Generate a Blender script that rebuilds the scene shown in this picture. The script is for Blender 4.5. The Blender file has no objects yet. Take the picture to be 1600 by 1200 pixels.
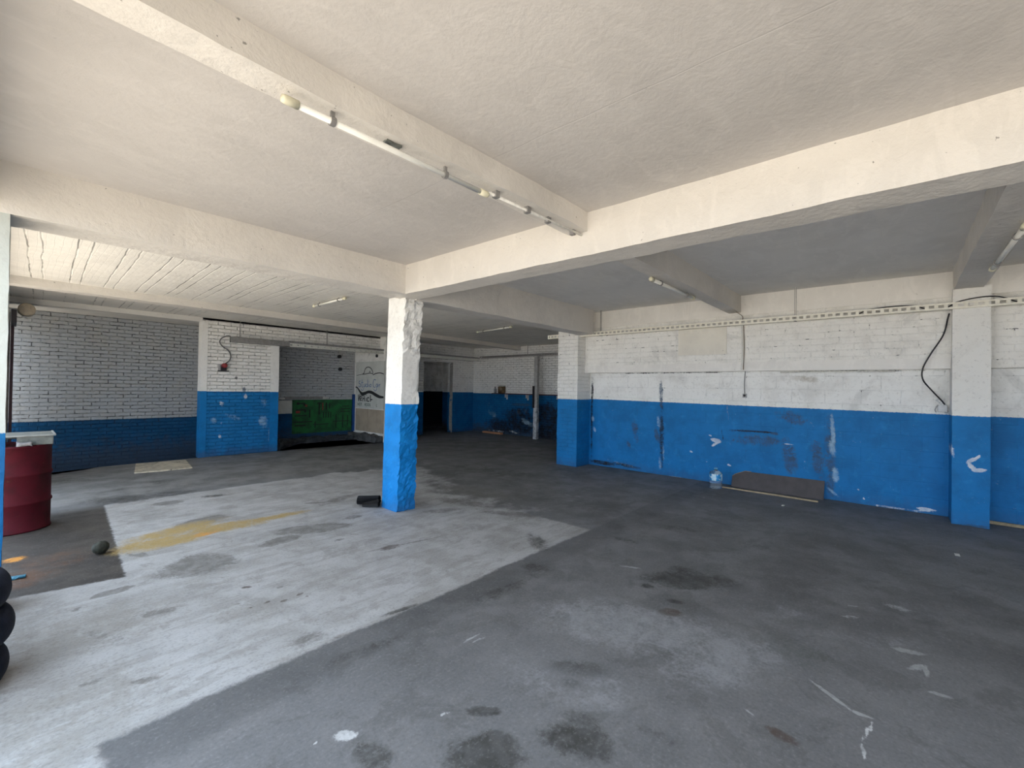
import bpy, bmesh, math, random
import numpy as np
from mathutils import Vector, Matrix, noise
random.seed(7)
SC = bpy.context.scene
COL = SC.collection
PI = math.pi

# ------------------------------------------------------------------ marks on the surfaces (world metres)
FLOOR_MARKS = [(3.694, 1.299, -0.89, 0.328, 0.16, 'oil', 0.85),
 (3.83, 1.323, -1.77, 0.189, 0.12, 'oil', 0.5),
 (3.356, 1.494, -1.17, 0.059, 0.045, 'oil', 0.7),
 (3.079, 1.2, -1.07, 0.083, 0.05, 'rust', 0.8),
 (3.261, 1.229, -1.21, 0.072, 0.035, 'oil', 0.5),
 (2.944, 1.136, -1.2, 0.05, 0.03, 'oil', 0.5),
 (1.337, 1.296, -1.02, 0.177, 0.1, 'oil', 0.8),
 (1.417, 1.306, -1.22, 0.093, 0.08, 'oil', 0.7),
 (1.683, 1.054, -1.1, 0.158, 0.1, 'oil', 0.7),
 (1.798, 1.11, -1.16, 0.096, 0.06, 'oil', 0.5),
 (2.098, 1.342, -1.02, 0.195, 0.09, 'oil', 0.5),
 (1.979, 1.293, -1.13, 0.072, 0.05, 'oil', 0.5),
 (1.524, 1.491, -0.89, 0.083, 0.035, 'oil', 0.6),
 (1.026, 1.659, -1.44, 0.125, 0.07, 'oil', 0.45),
 (2.33, 0.392, -1.75, 0.064, 0.03, 'rust', 0.7),
 (3.061, 0.773, -1.85, 0.09, 0.08, 'oil', 0.3),
 (2.539, 2.274, -0.06, 0.591, 0.08, 'oil', 0.35),
 (3.014, 2.363, -1.21, 0.147, 0.1, 'oil', 0.5),
 (1.418, 2.348, -0.18, 0.302, 0.06, 'oil', 0.35),
 (4.984, 1.907, -1.29, 0.31, 0.12, 'oil', 0.35),
 (4.995, 1.095, -1.2, 0.205, 0.15, 'oil', 0.3),
 (4.213, 2.103, -1.54, 0.201, 0.1, 'oil', 0.3),
 (3.127, 0.463, -1.79, 0.251, 0.16, 'grn', 0.5),
 (1.95, 0.805, -1.29, 0.112, 0.05, 'oil', 0.25),
 (2.737, 1.291, -1.14, 0.676, 0.32, 'pale', 0.55),
 (2.772, 0.794, -0.49, 0.44, 0.25, 'pale', 0.5),
 (3.62, 0.124, -1.1, 0.331, 0.12, 'pale', 0.3),
 (3.619, 0.647, -1.06, 0.257, 0.12, 'pale', 0.3),
 (1.981, 1.28, -1.13, 0.455, 0.2, 'pale', 0.3),
 (4.284, 0.009, -1.68, 0.097, 0.06, 'pale2', 0.55),
 (3.877, 0.257, -0.98, 0.068, 0.03, 'pale2', 0.5),
 (4.094, 0.249, -1.1, 0.04, 0.01, 'pale2', 0.7),
 (4.272, -0.385, -1.04, 0.126, 0.06, 'pale2', 0.3),
 (3.609, 1.771, -1.13, 0.098, 0.02, 'pale2', 0.7),
 (1.907, 1.981, -0.03, 0.082, 0.014, 'pale2', 0.8),
 (1.923, 1.938, -0.15, 0.06, 0.008, 'pale2', 0.7),
 (1.008, 1.833, -0.72, 0.052, 0.033, 'white', 0.8),
 (0.897, 1.891, -0.34, 0.015, 0.012, 'white', 0.7),
 (2.815, 0.266, -2.2, 0.124, 0.014, 'pale2', 0.8),
 (2.748, 0.134, -1.53, 0.046, 0.012, 'pale2', 0.9),
 (2.636, 0.103, 2.97, 0.113, 0.008, 'white', 0.7),
 (2.469, 0.111, -2.98, 0.066, 0.008, 'white', 0.7),
 (3.606, -0.03, -1.26, 0.094, 0.03, 'pale2', 0.6),
 (3.436, -0.079, -0.59, 0.074, 0.02, 'pale2', 0.7),
 (3.416, -0.117, -3.09, 0.079, 0.012, 'pale2', 0.7),
 (3.208, -0.159, -1.42, 0.053, 0.018, 'pale2', 0.8),
 (2.648, 0.944, -1.27, 0.041, 0.01, 'pale2', 0.3),
 (2.391, 0.543, 1.15, 0.038, 0.006, 'pale2', 0.6),
 (1.381, 1.615, -0.39, 0.043, 0.006, 'white', 0.6),
 (5.405, 3.616, -1.32, 0.307, 0.02, 'pale2', 0.5),
 (5.272, 4.53, -1.7, 0.769, 0.03, 'pale2', 0.35),
 (5.166, 3.298, -1.52, 0.28, 0.05, 'pale2', 0.3),
 (6.721, 2.149, -1.23, 0.092, 0.01, 'pale2', 0.6),
 (2.186, 4.729, -0.45, 0.336, 0.14, 'gry', 0.85),
 (1.789, 4.597, 0.15, 0.173, 0.1, 'gry', 0.7),
 (1.067, 4.444, -0.32, 0.263, 0.2, 'gry', 0.75),
 (1.115, 4.524, -1.39, 0.262, 0.16, 'gry', 0.6),
 (1.441, 5.848, 0.38, 0.263, 0.14, 'gry', 0.8),
 (2.995, 5.72, 0.39, 0.435, 0.1, 'gry', 0.4),
 (2.435, 3.663, -0.11, 0.099, 0.055, 'rust', 0.7),
 (2.562, 3.651, -0.21, 0.434, 0.012, 'gry', 0.5),
 (2.679, 4.831, -0.07, 0.114, 0.06, 'gry', 0.6),
 (2.683, 5.742, -0.65, 0.148, 0.05, 'gry', 0.6),
 (2.202, 4.21, 0.1, 0.054, 0.03, 'oil', 0.5),
 (1.216, 3.723, -0.59, 0.038, 0.02, 'rust', 0.7),
 (1.231, 3.364, 0.17, 0.02, 0.014, 'rust', 0.8),
 (1.321, 3.303, 0.08, 0.029, 0.018, 'rust', 0.7),
 (1.439, 3.321, 0.19, 0.027, 0.014, 'rust', 0.7),
 (1.124, 3.364, 0.0, 0.013, 0.012, 'rust', 0.6),
 (1.385, 3.544, -0.28, 0.021, 0.016, 'gry', 0.8),
 (1.462, 3.252, -0.23, 0.016, 0.012, 'rust', 0.6),
 (1.079, 3.484, 0.04, 0.019, 0.012, 'rust', 0.5),
 (0.538, 4.339, 0.18, 0.1, 0.045, 'gry', 0.8),
 (0.451, 4.342, 0.72, 0.067, 0.03, 'gry', 0.7),
 (0.319, 4.18, 1.01, 0.034, 0.02, 'gry', 0.7),
 (0.485, 2.935, -0.65, 0.061, 0.03, 'gry', 0.5),
 (0.307, 3.115, -0.06, 0.054, 0.03, 'gry', 0.4),
 (0.664, 3.753, -0.33, 0.171, 0.06, 'gry', 0.3),
 (0.382, 3.661, -1.05, 0.247, 0.04, 'gry', 0.3),
 (1.242, 2.695, -0.1, 0.185, 0.09, 'gry', 0.25),
 (1.349, 2.583, 0.11, 0.163, 0.02, 'gry', 0.3),
 (0.315, 3.845, -0.42, 0.545, 0.35, 'dst', 0.6),
 (0.244, 3.01, -0.61, 0.388, 0.3, 'dst', 0.55),
 (0.08, 2.763, 0.07, 0.244, 0.3, 'dst', 0.5),
 (1.049, 3.316, -0.28, 0.254, 0.15, 'dst', 0.4),
 (0.98, 5.361, -0.04, 0.376, 0.2, 'yel', 0.9),
 (1.176, 5.669, 0.3, 0.455, 0.18, 'yel', 0.85),
 (1.557, 5.457, -0.11, 0.395, 0.17, 'yel', 0.9),
 (2.042, 5.454, 0.01, 0.375, 0.1, 'yel', 0.9),
 (1.381, 5.375, 0.36, 0.174, 0.07, 'org', 0.9),
 (0.78, 5.133, -1.17, 0.115, 0.05, 'gry', 0.7),
 (0.765, 5.261, -1.34, 0.122, 0.05, 'pale2', 0.9),
 (1.809, 2.588, -0.14, 0.133, 0.022, 'oil', 0.75),
 (0.995, 7.678, -0.54, 0.425, 0.25, 'oil', 0.55),
 (1.491, 7.609, -0.23, 0.354, 0.18, 'oil', 0.45),
 (1.554, 8.585, 0.21, 0.203, 0.2, 'oil', 0.4),
 (0.656, 9.587, 0.19, 0.319, 0.2, 'oil', 0.3),
 (1.36, 7.039, -0.4, 0.142, 0.1, 'gry', 0.8),
 (1.858, 7.064, -0.38, 0.14, 0.08, 'oil', 0.7),
 (1.054, 8.393, 0.15, 0.308, 0.1, 'oil', 0.3),
 (0.088, 5.152, -0.5, 0.203, 0.18, 'rs2', 0.7),
 (0.062, 4.962, 0.45, 0.104, 0.1, 'rs2', 0.6),
 (0.043, 5.709, 0.69, 0.085, 0.07, 'org', 0.5),
 (0.278, 5.466, 0.02, 0.276, 0.3, 'rs2', 0.35),
 (4.053, 4.406, -1.28, 0.439, 0.15, 'gry', 0.5),
 (4.588, 4.793, -1.45, 0.672, 0.3, 'gry', 0.5),
 (4.085, 3.619, -1.04, 0.354, 0.12, 'gry', 0.4),
 (3.601, 4.309, -0.49, 0.303, 0.1, 'gry', 0.3),
 (5.956, 5.572, -1.36, 1.063, 0.4, 'oil', 0.35),
 (5.016, 6.034, -1.15, 0.671, 0.5, 'oil', 0.3),
 (3.54, 2.743, -2.2, 0.288, 0.09, 'oil', 0.45)]
RIGHT_MARKS = [(3.319, 1.509, -1.58, 0.275, 0.035, 'gry', 0.5),
 (3.36, 0.97, -1.7, 0.133, 0.045, 'lbl', 0.55),
 (3.261, 0.437, -1.62, 0.19, 0.025, 'lbl', 0.55),
 (3.319, 0.212, -1.63, 0.153, 0.03, 'lbl', 0.5),
 (3.295, 0.699, -1.58, 0.647, 0.05, 'drk', 0.55),
 (3.393, 0.731, -1.77, 0.161, 0.05, 'gry', 0.4),
 (0.744, 0.996, -1.64, 0.26, 0.03, 'lbl', 0.7),
 (0.746, 0.735, -1.78, 0.123, 0.05, 'lbl', 0.75),
 (0.708, 0.368, -1.66, 0.119, 0.045, 'lbl', 0.75),
 (0.733, 0.113, -2.45, 0.097, 0.02, 'lbl', 0.6),
 (0.767, 0.612, -1.59, 0.648, 0.07, 'gry', 0.4),
 (2.344, 0.714, -2.99, 0.089, 0.035, 'wht', 1.0),
 (2.359, 0.658, 2.52, 0.088, 0.02, 'wht', 1.0),
 (2.443, 0.792, -2.98, 0.03, 0.015, 'wht', 0.7),
 (2.761, 0.484, -2.98, 0.034, 0.02, 'wht', 0.8),
 (2.137, 0.324, -2.85, 0.035, 0.015, 'wht', 0.8),
 (2.49, 0.344, 3.0, 0.018, 0.012, 'wht', 0.7),
 (4.752, 0.948, -1.73, 0.074, 0.035, 'lbl', 0.8),
 (4.71, 0.727, -1.96, 0.059, 0.03, 'lbl', 0.8),
 (3.812, 0.776, -1.77, 0.257, 0.07, 'gry', 0.33),
 (3.947, 0.487, -2.1, 0.092, 0.04, 'gry', 0.3),
 (1.813, 0.913, 3.12, 0.353, 0.014, 'drk', 0.95),
 (1.789, 0.776, 3.12, 0.402, 0.09, 'gry', 0.42),
 (1.284, 0.576, -1.77, 0.281, 0.1, 'gry', 0.45),
 (2.172, 1.211, -1.66, 0.129, 0.01, 'brn', 0.6),
 (2.248, 0.803, -1.69, 0.102, 0.01, 'drk', 0.7),
 (0.914, 0.571, -1.69, 0.313, 0.09, 'gry', 0.4),
 (0.998, 1.086, -2.23, 0.104, 0.03, 'lbl', 0.25),
 (1.256, 1.168, -2.82, 0.26, 0.1, 'gry', 0.33),
 (1.291, 0.756, -3.09, 0.068, 0.008, 'wht', 0.8),
 (1.482, 0.903, -3.12, 0.056, 0.012, 'gry', 0.9),
 (1.097, 1.761, -3.05, 0.255, 0.05, 'brn', 0.6),
 (1.281, 1.536, -2.93, 0.246, 0.05, 'brn', 0.25),
 (2.591, 1.651, -3.06, 0.278, 0.06, 'brn', 0.3),
 (2.159, 1.393, -3.13, 0.428, 0.05, 'brn', 0.2),
 (0.293, 1.646, -2.97, 0.287, 0.07, 'brn', 0.25),
 (4.511, 0.071, -3.12, 0.284, 0.035, 'drk', 0.9),
 (4.016, 0.083, -3.07, 0.323, 0.03, 'drk', 0.7),
 (4.06, 0.099, -3.02, 0.505, 0.04, 'lbl', 0.35),
 (2.823, -0.021, -3.06, 0.404, 0.02, 'wht', 0.55),
 (0.034, 0.011, -3.14, 0.494, 0.012, 'wht', 0.55),
 (-0.259, 0.055, -3.12, 0.089, 0.02, 'wht', 0.9),
 (0.444, 0.194, -2.7, 0.014, 0.01, 'wht', 0.9),
 (0.379, 0.087, -2.68, 0.014, 0.01, 'wht', 0.9),
 (4.781, 0.933, -1.58, 0.87, 0.022, 'drk', 0.75),
 (4.769, 1.526, -1.59, 0.276, 0.02, 'drk', 0.7),
 (3.195, 1.877, 3.14, 1.618, 0.012, 'drk', 0.55),  # lintel's underside shade, with dirt, painted as a dark line
 (0.571, 1.877, -3.14, 1.02, 0.012, 'drk', 0.5),  # second stretch of the painted shade line under the lintel
 (-0.4, 1.401, -2.06, 0.126, 0.05, 'gry', 0.3)]
PILASTER_MARKS = [(-0.637, 0.786, 2.5, 0.057, 0.02, 'wht', 1.0),
 (-0.687, 0.829, 2.24, 0.03, 0.015, 'wht', 1.0),
 (-0.633, 0.71, -2.33, 0.059, 0.02, 'wht', 1.0),
 (-0.696, 0.673, 3.01, 0.055, 0.022, 'wht', 1.0),
 (-0.473, 0.874, -1.62, 0.084, 0.012, 'wht', 0.7),
 (-0.621, 0.004, 3.02, 0.169, 0.02, 'gry', 0.5)]
FAR_MARKS = [(10.594, 0.738, -2.14, 0.624, 0.3, 'lbl', 0.25),
 (9.369, 0.636, 3.09, 0.729, 0.3, 'drk', 0.6),
 (9.221, 0.386, -3.08, 0.618, 0.35, 'drk', 0.7),
 (10.096, 0.274, -3.07, 0.622, 0.25, 'drk', 0.7),
 (8.13, 0.657, -2.74, 0.574, 0.4, 'drk', 0.9),
 (8.059, 0.219, -2.83, 0.497, 0.4, 'drk', 0.9),
 (8.989, 0.453, -2.77, 0.304, 0.1, 'lbl', 0.6),
 (9.261, 1.006, 3.13, 0.411, 0.05, 'gry', 0.6),
 (9.358, 0.773, -2.83, 0.089, 0.1, 'brn', 0.6),
 (9.061, 0.787, -2.82, 0.088, 0.1, 'brn', 0.5),
 (10.325, 0.073, 3.14, 0.449, 0.05, 'wht', 0.45),
 (9.512, 0.093, -2.99, 0.257, 0.05, 'wht', 0.45),
 (9.048, 0.048, 3.1, 0.264, 0.04, 'gry', 0.6),
 (10.592, 0.68, -2.74, 0.343, 0.15, 'lbl', 0.4)]
BRICK_MARKS = [(3.427, 1.261, -1.38, 0.06, 0.04, 'wht', 0.8),
 (3.399, 1.409, -1.41, 0.058, 0.025, 'gry', 0.9),
 (3.809, 1.107, -1.12, 0.129, 0.08, 'lbl', 0.5),
 (3.796, 0.708, -1.2, 0.178, 0.1, 'lbl', 0.6),
 (3.954, 0.334, -1.45, 0.297, 0.06, 'lbl', 0.5),
 (2.978, 1.106, -1.15, 0.075, 0.05, 'wht', 0.6),
 (2.839, 0.752, -0.96, 0.078, 0.06, 'lbl', 0.6),
 (3.177, 0.819, -0.34, 0.198, 0.06, 'lbl', 0.5),
 (2.98, 0.698, -0.88, 0.037, 0.03, 'wht', 0.5),
 (2.968, 0.412, -1.01, 0.058, 0.04, 'wht', 0.5),
 (3.239, 1.659, -0.82, 0.036, 0.03, 'drk', 0.8),
 (3.915, 1.523, -1.56, 0.103, 0.012, 'wht', 1.0)]
SKY_COL = (.68, .82, 1.0, 1); SKY_STR = 2.2; SUN_STR = 8.5; SUN_DIR = (.0, .75, -1.0); EXPOSURE = 1.2


# ------------------------------------------------------------------ node helper
class NT:
    def __init__(s, name):
        s.m = bpy.data.materials.new(name); s.m.use_nodes = True
        s.t = s.m.node_tree; s.n = s.t.nodes; s.l = s.t.links
        s.n.clear()
        s.out = s.n.new('ShaderNodeOutputMaterial'); s.b = s.n.new('ShaderNodeBsdfPrincipled')
        s.l.new(s.b.outputs[0], s.out.inputs[0])
        s.pos = s.n.new('ShaderNodeNewGeometry').outputs['Position']
        sx = s.n.new('ShaderNodeSeparateXYZ'); s.l.new(s.pos, sx.inputs[0])
        s.x, s.y, s.z = sx.outputs
    def put(s, sock, v):
        if v is None: return
        if isinstance(v, bpy.types.NodeSocket): s.l.new(v, sock)
        elif isinstance(v, (tuple, list)) and len(v) == 3 and sock.type == 'RGBA': sock.default_value = (*v, 1)
        else: sock.default_value = v
    def math(s, op, a, b=None, clamp=False):
        n = s.n.new('ShaderNodeMath'); n.operation = op; n.use_clamp = clamp
        s.put(n.inputs[0], a); s.put(n.inputs[1], b); return n.outputs[0]
    def vmath(s, op, a, b=None):
        n = s.n.new('ShaderNodeVectorMath'); n.operation = op
        s.put(n.inputs[0], a); s.put(n.inputs[1], b)
        return n.outputs['Value'] if op in ('LENGTH', 'DOT_PRODUCT') else n.outputs['Vector']
    def vec(s, x, y, z=0.0):
        n = s.n.new('ShaderNodeCombineXYZ')
        for i, v in enumerate((x, y, z)): s.put(n.inputs[i], v)
        return n.outputs[0]
    def noise(s, scale, detail=4, rough=.55, vec=None, dist=0.0, color=False):
        n = s.n.new('ShaderNodeTexNoise'); n.inputs['Scale'].default_value = scale
        n.inputs['Detail'].default_value = detail; n.inputs['Roughness'].default_value = rough
        n.inputs['Distortion'].default_value = dist
        s.put(n.inputs['Vector'], vec if vec is not None else s.pos)
        return n.outputs['Color' if color else 'Fac']
    def ramp(s, v, lo, hi, a=0.0, b=1.0):
        n = s.n.new('ShaderNodeMapRange'); n.interpolation_type = 'SMOOTHSTEP'
        s.put(n.inputs['Value'], v)
        n.inputs['From Min'].default_value = lo; n.inputs['From Max'].default_value = hi
        n.inputs['To Min'].default_value = a; n.inputs['To Max'].default_value = b
        return n.outputs[0]
    def mix(s, f, a, b):
        n = s.n.new('ShaderNodeMix'); n.data_type = 'RGBA'
        s.put(n.inputs[0], f); s.put(n.inputs[6], a); s.put(n.inputs[7], b); return n.outputs[2]
    def bump(s, h, strength=.5, dist=.01, normal=None):
        n = s.n.new('ShaderNodeBump'); n.inputs['Strength'].default_value = strength
        n.inputs['Distance'].default_value = dist; s.put(n.inputs['Height'], h)
        if normal is not None: s.l.new(normal, n.inputs['Normal'])
        return n.outputs[0]
    def attr(s, name):
        n = s.n.new('ShaderNodeAttribute'); n.attribute_name = name; return n.outputs['Fac']
    def marks(s, col, items, palette, big=.5):
        """irregular stains, scrapes, chips and the painted shade under the lintel: their outlines are broken up by noise; one colour per kind"""
        n = s.math('ADD', s.math('MULTIPLY', s.math('SUBTRACT', s.noise(6, 6, .7, dist=.4), .5), big * 1.5), s.math('MULTIPLY', s.math('SUBTRACT', s.noise(38, 4, .7), .5), 1.1))
        tone = s.ramp(s.noise(11, 5, .65), .3, .7, .55, 1.0)
        for k in sorted({it[5] for it in items}):
            g = s.attr('mark_' + k)
            g = s.math('ADD', g, s.math('MULTIPLY', n, s.math('MINIMUM', s.math('MULTIPLY', g, 2.5), .8)))
            lo, hi, top = SOFT.get(k, (.28, .60, .95))
            col = s.mix(s.math('MULTIPLY', s.ramp(g, lo, hi, 0, top), tone), col, palette[k])
        return col
    def done(s, col, rough=.8, normal=None, metal=0.0, spec=None):
        s.put(s.b.inputs['Base Color'], col); s.put(s.b.inputs['Roughness'], rough)
        s.b.inputs['Metallic'].default_value = metal
        if spec is not None: s.b.inputs['Specular IOR Level'].default_value = spec
        if normal is not None: s.l.new(normal, s.b.inputs['Normal'])
        return s.m

WHITE = (.83, .815, .775); BLUE = (.006, .18, .47)
WPAL = dict(gry=(.040, .085, .15), wht=(.78, .80, .82), lbl=(.38, .56, .72), drk=(.012, .016, .024), brn=(.42, .37, .30))
SOFT = dict(dst=(.05, .8, .85), oil=(.10, .62, 1.0), rust=(.12, .55, 1.0), grn=(.1, .8, .8), pale=(.10, .62, .85), gry=(.12, .42, 1.0), rs2=(.05, .9, .95), yel=(.14, .85, 1.25), org=(.1, .6, 1.2), brn=(.2, .8, .8), drk=(.15, .6, 1.1), lbl=(.25, .75, .8))
PAL = dict(dst=(.25, .235, .21), oil=(.046, .046, .042), rust=(.085, .066, .055), grn=(.085, .095, .085), pale=(.30, .305, .32), pale2=(.40, .41, .41), white=(.62, .63, .63),
           gry=(.16, .155, .145), yel=(.38, .275, .11), org=(.70, .29, .03), rs2=(.13, .055, .022), wht=(.75, .78, .80), lbl=(.35, .55, .75),
           drk=(.012, .016, .024), brn=(.38, .33, .26))

def simple(name, col, rough=.6, metal=0.0, var=.25, scale=12, spec=None, bump=0.0):
    t = NT(name)
    c = t.mix(t.ramp(t.noise(scale, 5, .6), .35, .7), col, tuple(v * (1 - var) for v in col))
    nrm = t.bump(t.noise(scale * 4, 4, .6), bump, .004) if bump else None
    return t.done(c, rough, nrm, metal, spec)

def wall_paint(name, axis, zb=1.35, brick=(.24, .075), marks=(), rough_brick=.8, holes=.5, dirt=.35, blocks=None, blue=BLUE, white=None, joint=.20, plain=False, offs=0.0, grime=.5, gh=.22):
    """white over blue painted masonry; axis = the horizontal world axis the wall runs along; blocks = height under which large blocks replace bricks"""
    t = NT(name); u = t.x if axis == 'x' else t.y; v = t.z
    wob = t.vmath('SUBTRACT', t.noise(6, 3, .6, color=True), (.5, .5, .5))
    sc = t.n.new('ShaderNodeVectorMath'); sc.operation = 'SCALE'; t.l.new(wob, sc.inputs[0]); sc.inputs['Scale'].default_value = .03
    uv = t.vmath('ADD', t.vec(t.math('ADD', u, offs), v), sc.outputs[0])
    def bricks(w, h, mort):
        b = t.n.new('ShaderNodeTexBrick'); t.l.new(uv, b.inputs['Vector'])
        b.inputs['Scale'].default_value = 1; b.inputs['Brick Width'].default_value = w; b.inputs['Row Height'].default_value = h
        b.inputs['Mortar Size'].default_value = mort; b.inputs['Mortar Smooth'].default_value = .6
        b.inputs['Color1'].default_value = (0, 0, 0, 1); b.inputs['Color2'].default_value = (1, 1, 1, 1); b.inputs['Mortar'].default_value = (.5, .5, .5, 1)
        return b.outputs['Fac'], b.outputs['Color']
    fac, tone = bricks(*brick, .008)
    if blocks is not None:
        f2, t2 = bricks(.42, .2, .009); sel = t.ramp(v, blocks - .01, blocks + .01)
        fac = t.math('ADD', t.math('MULTIPLY', fac, sel), t.math('MULTIPLY', f2, t.math('SUBTRACT', 1.0, sel)))
    if plain: fac = t.math('MULTIPLY', fac, 0.0)
    n1 = t.noise(3.5, 6, .65); n2 = t.noise(34, 4, .6); n3 = t.noise(9, 4, .6); nhole = t.noise(13, 3, .6)
    # paint
    dirtm = t.math('MULTIPLY', t.ramp(n1, .42, .75), dirt)
    white = t.mix(dirtm, white or WHITE, (.50, .47, .42))
    white = t.mix(t.math('MULTIPLY', t.ramp(n2, .56, .70), .35), white, (.45, .43, .40))
    white = t.mix(t.math('MULTIPLY', t.ramp(t.noise(2.3, 6, .7, dist=.7), .54, .66), dirt * .9), white, (.46, .45, .42))
    bl = t.mix(t.math('MULTIPLY', t.ramp(n1, .38, .66), .5), blue, tuple(c * .6 for c in blue))
    bl = t.mix(t.math('MULTIPLY', t.ramp(n3, .55, .72), .3), bl, (blue[0] * 3, blue[1] * 1.5, blue[2] * 1.25))
    chip = t.math('MULTIPLY', t.ramp(n2, .67, .72), t.ramp(n3, .5, .62))
    bl = t.mix(t.math('MULTIPLY', chip, .55), bl, (.30, .42, .55))
    edge = t.math('ADD', v, t.math('MULTIPLY', t.math('SUBTRACT', n2, .5), .02))
    if callable(zb): edge, z0 = zb(t, edge)
    else: z0 = zb
    col = t.mix(t.ramp(edge, z0 - .004, z0 + .004), bl, white)
    if not plain:
        # open joints, where the mortar has dropped out
        hole = t.math('MULTIPLY', t.ramp(fac, .45, .9), t.ramp(nhole, .66 - holes * .08, .70 - holes * .06))
        hole = t.math('MULTIPLY', hole, t.ramp(edge, z0 - .3, z0 + .1, .35, 1.0))
        col = t.mix(t.math('MULTIPLY', hole, .85), col, (.035, .035, .04))
        joint = t.math('MULTIPLY', t.ramp(fac, .2, .9), t.ramp(n3, .35, .65, .0, joint))
        col = t.mix(t.math('MULTIPLY', joint, t.ramp(edge, z0 - .005, z0 + .005, .25, 1.0)), col, (.16, .17, .18))
    if grime:
        g = t.math('MULTIPLY', t.ramp(t.math('ADD', v, t.math('MULTIPLY', t.math('SUBTRACT', n3, .5), gh * 1.5)), -.02, gh, 1.0, 0.0), grime)
        col = t.mix(g, col, (.06, .065, .07))
    if marks: col = t.marks(col, marks, WPAL, 1.1)
    tn = t.n.new('ShaderNodeRGBToBW'); t.l.new(tone, tn.inputs[0])
    h = t.math('MULTIPLY', t.math('SUBTRACT', 1.0, fac), t.math('ADD', .8, t.math('MULTIPLY', tn.outputs[0], .0 if (plain or blocks) else .6)))
    h = t.math('ADD', h, t.math('MULTIPLY', n2, .35))
    if not plain: h = t.math('SUBTRACT', h, t.math('MULTIPLY', hole, .9))
    h = t.math('ADD', h, t.math('MULTIPLY', n3, .5))
    nrm = t.bump(h, rough_brick, .03 if rough_brick > .85 else .014)
    return t.done(col, t.ramp(edge, z0 - .01, z0 + .01, .55, .8), nrm, 0, .22)

def plaster(name, col=(.74, .71, .67), lines=None, crack=.6, bump=.5, speck=.3):
    t = NT(name)
    n1 = t.noise(1.3, 6, .6); n2 = t.noise(28, 5, .65); n3 = t.noise(7, 5, .6, dist=.6)
    c = t.mix(t.math('MULTIPLY', t.ramp(n1, .4, .66), .4), col, tuple(v * .80 for v in col))
    nst = t.noise(2.6, 5, .65, vec=t.vmath('MULTIPLY', t.pos, (1, 2.6, 1)), dist=.8)
    c = t.mix(t.math('MULTIPLY', t.ramp(nst, .50, .62), .35), c, tuple(min(1, v * 1.1) for v in col))
    c = t.mix(t.math('MULTIPLY', t.ramp(n3, .52, .70), .22), c, tuple(min(1, v * 1.08) for v in col))
    spk = t.math('MULTIPLY', t.ramp(t.noise(38, 2, .5), .73, .77), speck * 2)
    c = t.mix(t.math('MINIMUM', spk, .8), c, (.20, .19, .17))
    h = t.math('ADD', t.math('MULTIPLY', n2, .6), t.math('MULTIPLY', n3, 1.2))
    if lines:   # boarding lines of the slab: (axis, pitch)
        for ax, pitch, wdt, dark, *off in lines:
            u = t.x if ax == 'x' else t.y
            if off: u = t.math('ADD', t.math('SUBTRACT', u, t.math('MULTIPLY', t.math('SUBTRACT', t.y, 5.8), .033)), off[0])
            u = t.math('ADD', u, t.math('MULTIPLY', t.math('SUBTRACT', t.noise(1.5, 2), .5), .05))
            f = t.math('FRACT', t.math('DIVIDE', u, pitch)); d = t.math('ABSOLUTE', t.math('SUBTRACT', f, .5))
            ln = t.ramp(d, 0, wdt / pitch, 1.0, 0.0)
            brk = t.ramp(t.noise(2.2, 3, .6), .42, .62)
            c = t.mix(t.math('MULTIPLY', ln, t.math('MULTIPLY', brk, dark)), c, (.13, .12, .11))
            h = t.math('SUBTRACT', h, t.math('MULTIPLY', ln, 1.4 * dark))
    return t.done(c, .85, t.bump(h, bump, .01), 0, .3)

# ------------------------------------------------------------------ mesh helpers
def bm_box(bm, x0, x1, y0, y1, z0, z1):
    v = [bm.verts.new(p) for p in ((x0, y0, z0), (x1, y0, z0), (x1, y1, z0), (x0, y1, z0), (x0, y0, z1), (x1, y0, z1), (x1, y1, z1), (x0, y1, z1))]
    for f in ((3, 2, 1, 0), (4, 5, 6, 7), (0, 1, 5, 4), (1, 2, 6, 5), (2, 3, 7, 6), (3, 0, 4, 7)): bm.faces.new([v[i] for i in f])
    return v
def bm_grid_box(bm, lo, hi, step):
    """a box whose sides are divided into quads of about STEP"""
    n = [max(1, int(round((hi[i] - lo[i]) / step))) for i in range(3)]
    made = {}
    def V(i, j, k):
        key = (i, j, k)
        if key not in made:
            made[key] = bm.verts.new(tuple(lo[a] + (hi[a] - lo[a]) * key[a] / n[a] for a in range(3)))
        return made[key]
    for k, flip in ((0, 1), (n[2], 0)):
        for i in range(n[0]):
            for j in range(n[1]):
                q = [V(i, j, k), V(i + 1, j, k), V(i + 1, j + 1, k), V(i, j + 1, k)]; bm.faces.new(q[::-1] if flip else q)
    for j, flip in ((0, 0), (n[1], 1)):
        for i in range(n[0]):
            for k in range(n[2]):
                q = [V(i, j, k), V(i + 1, j, k), V(i + 1, j, k + 1), V(i, j, k + 1)]; bm.faces.new(q[::-1] if flip else q)
    for i, flip in ((0, 1), (n[0], 0)):
        for j in range(n[1]):
            for k in range(n[2]):
                q = [V(i, j, k), V(i, j + 1, k), V(i, j + 1, k + 1), V(i, j, k + 1)]; bm.faces.new(q[::-1] if flip else q)
def link(name, bm, mat, parent=None, smooth=False, loc=None):
    me = bpy.data.meshes.new(name); bmesh.ops.recalc_face_normals(bm, faces=bm.faces); bm.to_mesh(me); bm.free()
    me.materials.append(mat)
    if smooth:
        for p in me.polygons: p.use_smooth = True
    o = bpy.data.objects.new(name, me); COL.objects.link(o)
    if loc is not None: o.location = loc
    if parent is not None: o.parent = parent
    return o
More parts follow.
